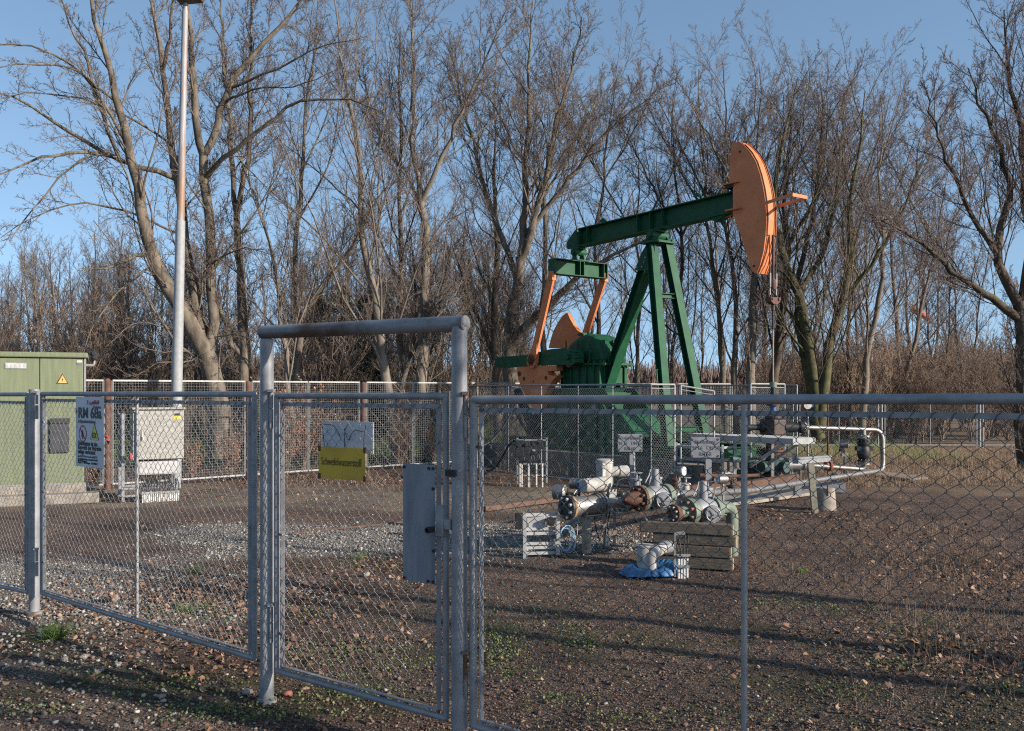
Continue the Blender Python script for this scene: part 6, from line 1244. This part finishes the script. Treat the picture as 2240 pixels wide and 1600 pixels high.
tree('slim grey tree between the leaning and the straight pale trunk', 882, d, [stem([(885, 1000), (878, 840), (872, 700), (876, 560), (872, 430), (880, 300), (870, 180), (875, 60)], d, d, .13, .015), stem([(880, 850), (905, 760), (915, 650), (900, 540)], d, d-.5, .09, .02, 12)], SP(.8), bark, twig, 9)
d = 24.5
tree('thick grey trunked tree behind the crank of the pump', 1115, d, [stem([(1125, 990), (1118, 850), (1112, 760), (1122, 680), (1133, 620), (1140, 560)], d, d, .40, .20, 14, .6), stem([(1140, 560), (1150, 460), (1152, 340), (1160, 220), (1155, 100), (1165, 0)], d, d, .14, .02), stem([(1140, 575), (1165, 500), (1190, 400), (1215, 280), (1250, 150), (1275, 40)], d, d-1, .13, .02),
     stem([(1118, 760), (1160, 710), (1215, 660), (1270, 600), (1340, 560), (1420, 520)], d, d-2, .17, .03), stem([(1135, 620), (1100, 520), (1060, 420), (1040, 320), (1000, 200), (985, 90)], d, d+1, .11, .018), stem([(1150, 520), (1220, 430), (1290, 330), (1360, 260), (1430, 210)], d, d-1, .09, .016)], SP(1.1), bark, twig, 10)
d = 27.
tree('dark straight tree left of the thick grey trunk', 1085, d, [stem([(1090, 950), (1085, 830), (1080, 700), (1090, 560), (1078, 430), (1085, 300), (1080, 180)], d, d, .17, .02), stem([(1090, 800), (1060, 720), (1020, 640), (990, 540)], d, d, .09, .02, 12)], SP(.9), bark_dark, twig, 11)
for i, (bx, pth, d, r_, b2, lab) in enumerate([
    (1190, [(1195, 940), (1192, 820), (1185, 700), (1196, 560), (1190, 430), (1215, 300), (1225, 170), (1240, 60)], 26, .13, bark, 'slender tree seen between crank and thick grey trunk'),
    (1300, [(1310, 930), (1300, 800), (1312, 680), (1300, 540), (1320, 400), (1330, 280), (1350, 170)], 28, .11, bark_dark, 'slender dark tree behind the gearbox'),
    (1400, [(1396, 930), (1398, 830), (1392, 740), (1405, 640), (1390, 520), (1400, 400), (1390, 300)], 30, .10, bark, 'slender tree seen between the samson legs'),
    (1505, [(1525, 930), (1520, 830), (1500, 740), (1488, 640), (1492, 520), (1478, 400), (1470, 270), (1480, 190)], 29, .12, bark_dark, 'slender dark tree behind the right samson leg'),
    (1580, [(1588, 950), (1582, 840), (1574, 700), (1562, 580), (1545, 470), (1540, 350), (1525, 240), (1530, 150)], 28.5, .12, bark, 'outer left trunk of the group behind the horsehead'),
    (1607, [(1612, 950), (1606, 820), (1610, 690), (1606, 600), (1590, 500), (1580, 380), (1590, 250), (1580, 140)], 28, .13, bark, 'second trunk of the group behind the horsehead'),
    (1640, [(1640, 960), (1640, 840), (1648, 730), (1645, 620), (1660, 500), (1650, 380), (1665, 260), (1660, 140)], 27, .19, bark_pale, 'stout pale trunk left of the hanging carrier bar'),
    (1690, [(1690, 960), (1692, 850), (1702, 740), (1716, 640), (1725, 540), (1715, 430), (1730, 300), (1722, 160)], 27.5, .20, bark_dark, 'stout dark trunk right of the polished rod'),
    (1895, [(1885, 960), (1890, 850), (1905, 740), (1925, 640), (1935, 520), (1920, 400), (1935, 290), (1925, 200)], 29, .15, bark_pale, 'pale birch like trunk right of the mossy forked tree'),
    (1970, [(1960, 960), (1975, 850), (2005, 740), (2020, 640), (2050, 540), (2060, 440), (2080, 350)], 31, .11, bark, 'leaning slim tree right of the pale birch like trunk'),
    (1860, [(1855, 960), (1862, 850), (1855, 740), (1860, 620), (1840, 500), (1850, 380), (1845, 260)], 30, .11, bark_dark, 'slim dark tree behind the mossy forked tree')]):
    st_ = [stem(pth, d, d, r_, .016, 18)]; k = 4
    for sgn in (-1, 1): st_.append(stem([pth[k], (pth[k][0]+sgn*60, pth[k][1]-100), (pth[k][0]+sgn*110, pth[k][1]-200), (pth[k][0]+sgn*160, max(pth[k][1]-300, 170))], d, d+sgn, r_*.42, .014, 14))
    tree(lab, bx, d, st_, SP(.6), b2, twig_red if i > 3 else twig, 20+i)
d = 26.5
tree('thick mossy forked tree with dark v shaped trunks', 1782, d, [stem([(1790, 960), (1782, 880), (1776, 800), (1760, 700), (1738, 620), (1712, 570), (1690, 480), (1700, 380), (1720, 270), (1745, 170)], d, d, .24, .02), stem([(1792, 940), (1800, 850), (1815, 760), (1845, 660), (1862, 560), (1858, 450), (1880, 330), (1890, 200)], d, d-.5, .22, .02),
     stem([(1788, 900), (1760, 780), (1745, 700), (1748, 600), (1775, 500), (1790, 380), (1800, 250), (1795, 180)], d, d+1, .15, .018), stem([(1845, 660), (1900, 590), (1955, 500), (2000, 400), (2010, 300)], d, d-1, .09, .016), stem([(1745, 640), (1800, 560), (1830, 430), (1840, 300), (1850, 190)], d, d+1, .10, .016)], SP(1), mat('mossy_dark_bark', (.115, .105, .045), (.05, .045, .026), 5, .95, 0, .8, 30), twig_red, 40)
d = 20.5
tree('large dark tree cut by the right picture edge', 2236, d, [stem([(2262, 1100), (2245, 980), (2236, 860), (2240, 740), (2232, 660)], d, d, .29, .21, 12), stem([(2232, 670), (2190, 600), (2180, 520), (2215, 420), (2190, 330), (2140, 230), (2120, 150)], d, d, .14, .02), stem([(2240, 680), (2262, 520), (2245, 400), (2235, 280), (2200, 150), (2195, 20)], d, d+1, .16, .02),
     stem([(2240, 700), (2150, 640), (2080, 590), (2030, 540), (1960, 500), (1900, 470)], d, d-1, .12, .02), stem([(2250, 600), (2300, 450), (2310, 300), (2290, 120), (2300, -20)], d, d, .15, .02), stem([(2190, 560), (2120, 450), (2070, 340), (2040, 250), (2020, 190)], d, d-1, .08, .015)], SP(1.15), bark_dark, twig_red, 41)

# ---------------------------------------------------------------- woodland: prototypes copied with their own size and turn
def proto(seed, h_, r_, lv, bk, tw, nst=1, spread=.1, name='woodland_tree', t0=None):
    q = np.random.default_rng(seed); root = bpy.data.objects.new(name, None); col.objects.link(root); trunk, crown = [], []
    for s_ in range(nst):
        a = q.uniform(0, 2*PI); K = 14; z = np.linspace(0, 1, K); P = np.zeros((K, 3)); P[:, 2] = z*h_*q.uniform(.8, 1)
        ln = spread*h_*q.uniform(.4, 1); P[:, 0] = math.cos(a)*ln*z**1.2; P[:, 1] = math.sin(a)*ln*z**1.2; P[1:] += np.cumsum(q.normal(0, .05, (K-1, 3)), 0)*np.array([1, 1, 0]); P[0, 2] = -.15
        R = r_*(1-.86*z)*(1 if nst == 1 else .8); trunk.append(tubes(P[None], R[None], 8)); PP, RR = P[None], R[None]
        for k, (n_, K2, Lf, ang, up, jit, rk, rmin) in enumerate(lv):
            PP, RR = grow(PP, RR, n_, K2, Lf, ang, up, jit, q, rk=rk, rmin=rmin, t0=(t0 if k == 0 and t0 else .12)); (trunk if k == 0 else crown).append(tubes(PP, RR, 5 if k == 0 else 3))
    np_mesh('trunk', *join(trunk), bk, root); np_mesh('crown', *join(crown), tw, root); return root
LV = [(20, 8, .38, .60, .065, .10, .006, .006), (9, 6, .44, .60, .05, .14, .006, .005), (6, 4, .48, .66, .03, .18, .0055, .0045), (3, 3, .48, .68, .02, .2, .005, .004)]
protos = [proto(100, 10.5, .11, LV, bark_dark, twig, t0=.3), proto(101, 10, .10, LV, bark, twig_red, t0=.35), proto(102, 9.5, .09, LV, bark_dark, twig_red, 2, .14, t0=.25), proto(103, 10.8, .12, LV, bark, twig, t0=.28), proto(104, 9, .08, LV, bark_dark, twig, 3, .2, t0=.2), proto(105, 10, .10, LV, bark_pale, twig_red, t0=.4)]
used = set()
q = np.random.default_rng(77)
def place(proto_i, plist, px, d_, s_, label, group, cat='tree'):
    src = plist[proto_i]
    o = src if (id(plist), proto_i) not in used else copy_tree(src); used.add((id(plist), proto_i))
    o.location = [float(v) for v in GP(px, d_)]; o.rotation_euler.z = q.uniform(0, 6.28); o.scale = (s_, s_, s_*q.uniform(.92, 1.08)); tag(o, label, cat, group); return o
LT = 'slender bare tree among many alike in the wood behind the fence'
def hmax(px): return np.interp(px, [-150, 0, 150, 400, 700, 1000, 1150, 1400, 1600, 1950, 2100, 2300], [590, 560, 520, 510, 470, 450, 470, 440, 400, 380, 430, 420])
n_t = 0
for i in range(136):
    px = q.uniform(-140, 1150) if i < 106 else q.uniform(1120, 2380); d_ = q.uniform(26, 62) if px < 1130 else q.uniform(33, 66)
    if px < 1000 and d_ < 31: d_ += 5
    top = hmax(px)+q.uniform(-30, 110); s_ = ((HY-top)/F*d_+H)/10.
    if 1130 < px < 1480 and q.random() < .35: continue
    place(int(q.integers(0, 6)), protos, px, d_, float(np.clip(s_, .45, 1.35)), LT, 'slender trees of the wood')
LVS = [(9, 5, .45, .5, .10, .12, .008, .006), (6, 4, .5, .6, .05, .18, .008, .0045), (4, 3, .5, .65, .03, .2, .008, .0038)]
twig_warm = mat('tan_undergrowth_twigs', (.30, .215, .155), (.17, .12, .088), 1.5, .9)
shr = [proto(200+i, 2.6, .022, LVS, twig_warm if i != 1 else twig, twig_warm if i != 2 else twig_red, 7, .30, 'bare_shrub') for i in range(4)]
for i in range(160):
    if i < 80: px, d_, s_ = q.uniform(1650, 2330), q.uniform(28.8, 42), q.uniform(.75, 1.5)
    elif i < 96: px, d_, s_ = q.uniform(1560, 2330), q.uniform(45, 75), q.uniform(1.2, 2.4)
    elif i < 146: px, d_, s_ = q.uniform(-100, 1100), q.uniform(27, 48), q.uniform(.8, 2.1)
    else: px, d_, s_ = q.choice([410, 470, 520, 860, 900, 945, 975])+q.uniform(-20, 20), q.uniform(20.8, 22.5), q.uniform(.38, .62)
    place(i % 4, shr, px, d_, float(s_), 'bare twiggy shrub of the undergrowth below the trees', 'undergrowth shrubs', 'shrub')
# beech shrubs still holding brown leaves by the back fence
lf_b = isl('clinging_beech_leaves', [(0, (.20, .085, .045)), (.5, (.36, .17, .10)), (1, (.52, .28, .17))], .7)
for i, (px, d_, h_, nl, lab) in enumerate([(628, 19.6, 1.75, 1500, 'beech shrub with clinging orange brown leaves left of the blank board'), (665, 20.2, 1.6, 1100, 'second beech shrub with brown leaves behind the gate mesh'), (700, 20.6, 1.5, 700, 'small beech shrub with brown leaves behind the yellow plate'),
                                      (505, 18.9, 1.0, 700, 'low brown leaved shrub right of the grey cabinet'), (420, 18.2, .8, 500, 'low russet shrub behind the right side of the grey cabinet'), (985, 21.9, 1.1, 350, 'sparse brown leaved shrub behind the guard plate'), (205, 17.2, .7, 260, 'low tangle of dead stems behind the green cabinet corner'), (650, 20.8, 2.3, 300, 'tall thin beech sapling with a few brown leaves at the portal')]):
    qq = np.random.default_rng(300+i); root = thing('leafy_shrub', GP(px, d_), lab, 'shrub', 'brown leaved shrubs at the back fence'); c_ = GP(px, d_); St = []
    nst = 16; K = 8; P = np.zeros((nst, K, 3)); t = np.linspace(0, 1, K); a = qq.uniform(0, 2*PI, nst); L = h_*qq.uniform(.5, 1.05, nst); sp = qq.uniform(.1, .5, nst)
    P[..., 0] = c_[0]+(np.cos(a)*sp*L)[:, None]*t**1.3+qq.normal(0, .012, (nst, K)); P[..., 1] = c_[1]+(np.sin(a)*sp*L)[:, None]*t**1.3; P[..., 2] = L[:, None]*t
    R = .010*(1-.7*t)[None]*np.ones((nst, 1)); l1 = grow(P, R, 8, 5, .4, .7, .05, .15, qq, rmin=.003); l2 = grow(*l1, 4, 4, .45, .7, .03, .2, qq, rmin=.0025)
    np_mesh('stem', *join([tubes(P, R, 4), tubes(*l1, 3), tubes(*l2, 3)]), twig_warm, root)
    A = np.concatenate([l1[0][:, 2:].reshape(-1, 3), l2[0][:, 1:].reshape(-1, 3)]); A = A[qq.integers(0, len(A), nl)]+qq.normal(0, .02, (nl, 3))
    o = leaves('foliage', A[:, 0], A[:, 1], np.maximum(A[:, 2], .02), qq.uniform(.022, .042, nl), lf_b, .9); o.parent = root; o.location = -root.location
# dark conifers between the trunks
conf = isl('dark_conifer_needles', [(0, (.025, .028, .014)), (.5, (.060, .060, .028)), (1, (.11, .10, .05))], .8)
for i, (px, d_, top, w_, lab) in enumerate([(700, 34, 640, 1.5, 'dark conifer left of the pale trunks behind the portal'), (748, 36, 615, 1.7, 'tallest dark conifer behind the portal'), (800, 37, 640, 1.5, 'dark conifer right of the tallest one behind the portal'), (835, 34, 760, 1.0, 'small dark conifer beside the leaning pale trunk'), (1010, 60, 815, 1.2, 'far low conifer behind the right gate post')]):
    qq = np.random.default_rng(400+i); c_ = GP(px, d_); h_ = (HY-top)/F*d_+H; root = thing('conifer', c_, lab, 'tree', 'dark conifers in the wood')
    MB_ = MB(); MB_.tube([c_, c_+(0, 0, h_*.97)], [.16, .03], 8); MB_.build('trunk', bark_dark, root, smooth=True)
    nb = 150; z = h_*(.08+.9*qq.random(nb)); a = qq.uniform(0, 2*PI, nb); L = w_*(1.04-z/h_)**.8*qq.uniform(.6, 1.15, nb); K = 6; t = np.linspace(0, 1, K); P = np.zeros((nb, K, 3))
    P[..., 0] = c_[0]+(np.cos(a)*L)[:, None]*t; P[..., 1] = c_[1]+(np.sin(a)*L)[:, None]*t; P[..., 2] = z[:, None]-.25*L[:, None]*t+.12*L[:, None]*t**3
    V1, Q1 = tubes(P, .012*(1-.8*t)[None]*np.ones((nb, 1)), 3)
    nl = 4200; bi = qq.integers(0, nb, nl); tt = qq.random(nl)**.7*(K-1); i0 = np.minimum(tt.astype(int), K-2); ff = (tt-i0)[:, None]; base_ = P[bi, i0]*(1-ff)+P[bi, i0+1]*ff+qq.normal(0, .05, (nl, 3))
    dr = nrm((P[bi, -1]-P[bi, 0])+qq.normal(0, .5, (nl, 3))*L[bi][:, None]+np.array([0, 0, -.15])); PP = np.stack([base_, base_+dr*qq.uniform(.10, .24, nl)[:, None]], 1)
    RR = np.stack([np.full(nl, .020), np.full(nl, .004)], 1); np_mesh('crown', *join([(V1, Q1), tubes(PP, RR, 3)]), conf, root)
# distant wood that reads as one brown mass
N = 26000; px = rng.uniform(-150, 2400, N); d_ = rng.uniform(105, 165, N); x = (px-CX)*d_/F; hh = (np.interp(px, [0, 600, 1000, 1340, 1500, 1900, 2240], [5.5, 5.2, 4.4, 4.0, 4.6, 5.2, 6.5])*rng.uniform(.45, 1.12, N)+1.2*vnoise(px, px*0, 60, 9))
P = np.zeros((N, 3, 3)); P[:, :, 0] = x[:, None]+rng.normal(0, .35, (N, 3))*np.array([0, .6, 1.4]); P[:, :, 1] = d_[:, None]; P[:, :, 2] = hh[:, None]*np.array([0, .55, 1.])
tag(np_mesh('distant_wood', *tubes(P, np.array([[.07, .06, .03]])*rng.uniform(.6, 1.8, (N, 1)), 3), isl('far_brown_wood', [(0, (.055, .038, .034)), (.6, (.12, .082, .070)), (1, (.19, .135, .11))])), 'low brown line of distant woodland on the horizon', 'woodland', kind='stuff')
# two roadside trees behind the photographer, whose shadows cross the foreground
for i, (lx, ly, hh, lab) in enumerate([(11.5, 3.6, 8, 'bare tree outside the picture on the right shading the gravel behind the thin pole'), (8.6, 3.2, 7, 'bare tree outside the picture on the right shading the gravel behind the gate'), (10.8, 1.4, 8, 'bare tree outside the picture on the right shading the gravel before the pipes'), (6.6, .9, 8, 'bare roadside tree outside the picture whose shadow falls across the foreground'), (10.6, -1.6, 9, 'second bare roadside tree outside the picture casting a long shadow')]):
    o = proto(500+i, hh, .13, [(8, 6, .3, .7, .08, .12, .012, .012), (4, 5, .4, .7, .05, .15, .01, .01)], bark, twig, 1, .03, 'roadside_tree', t0=.35); o.location = (lx, ly, 0); tag(o, lab, 'tree', 'roadside trees outside the fence')
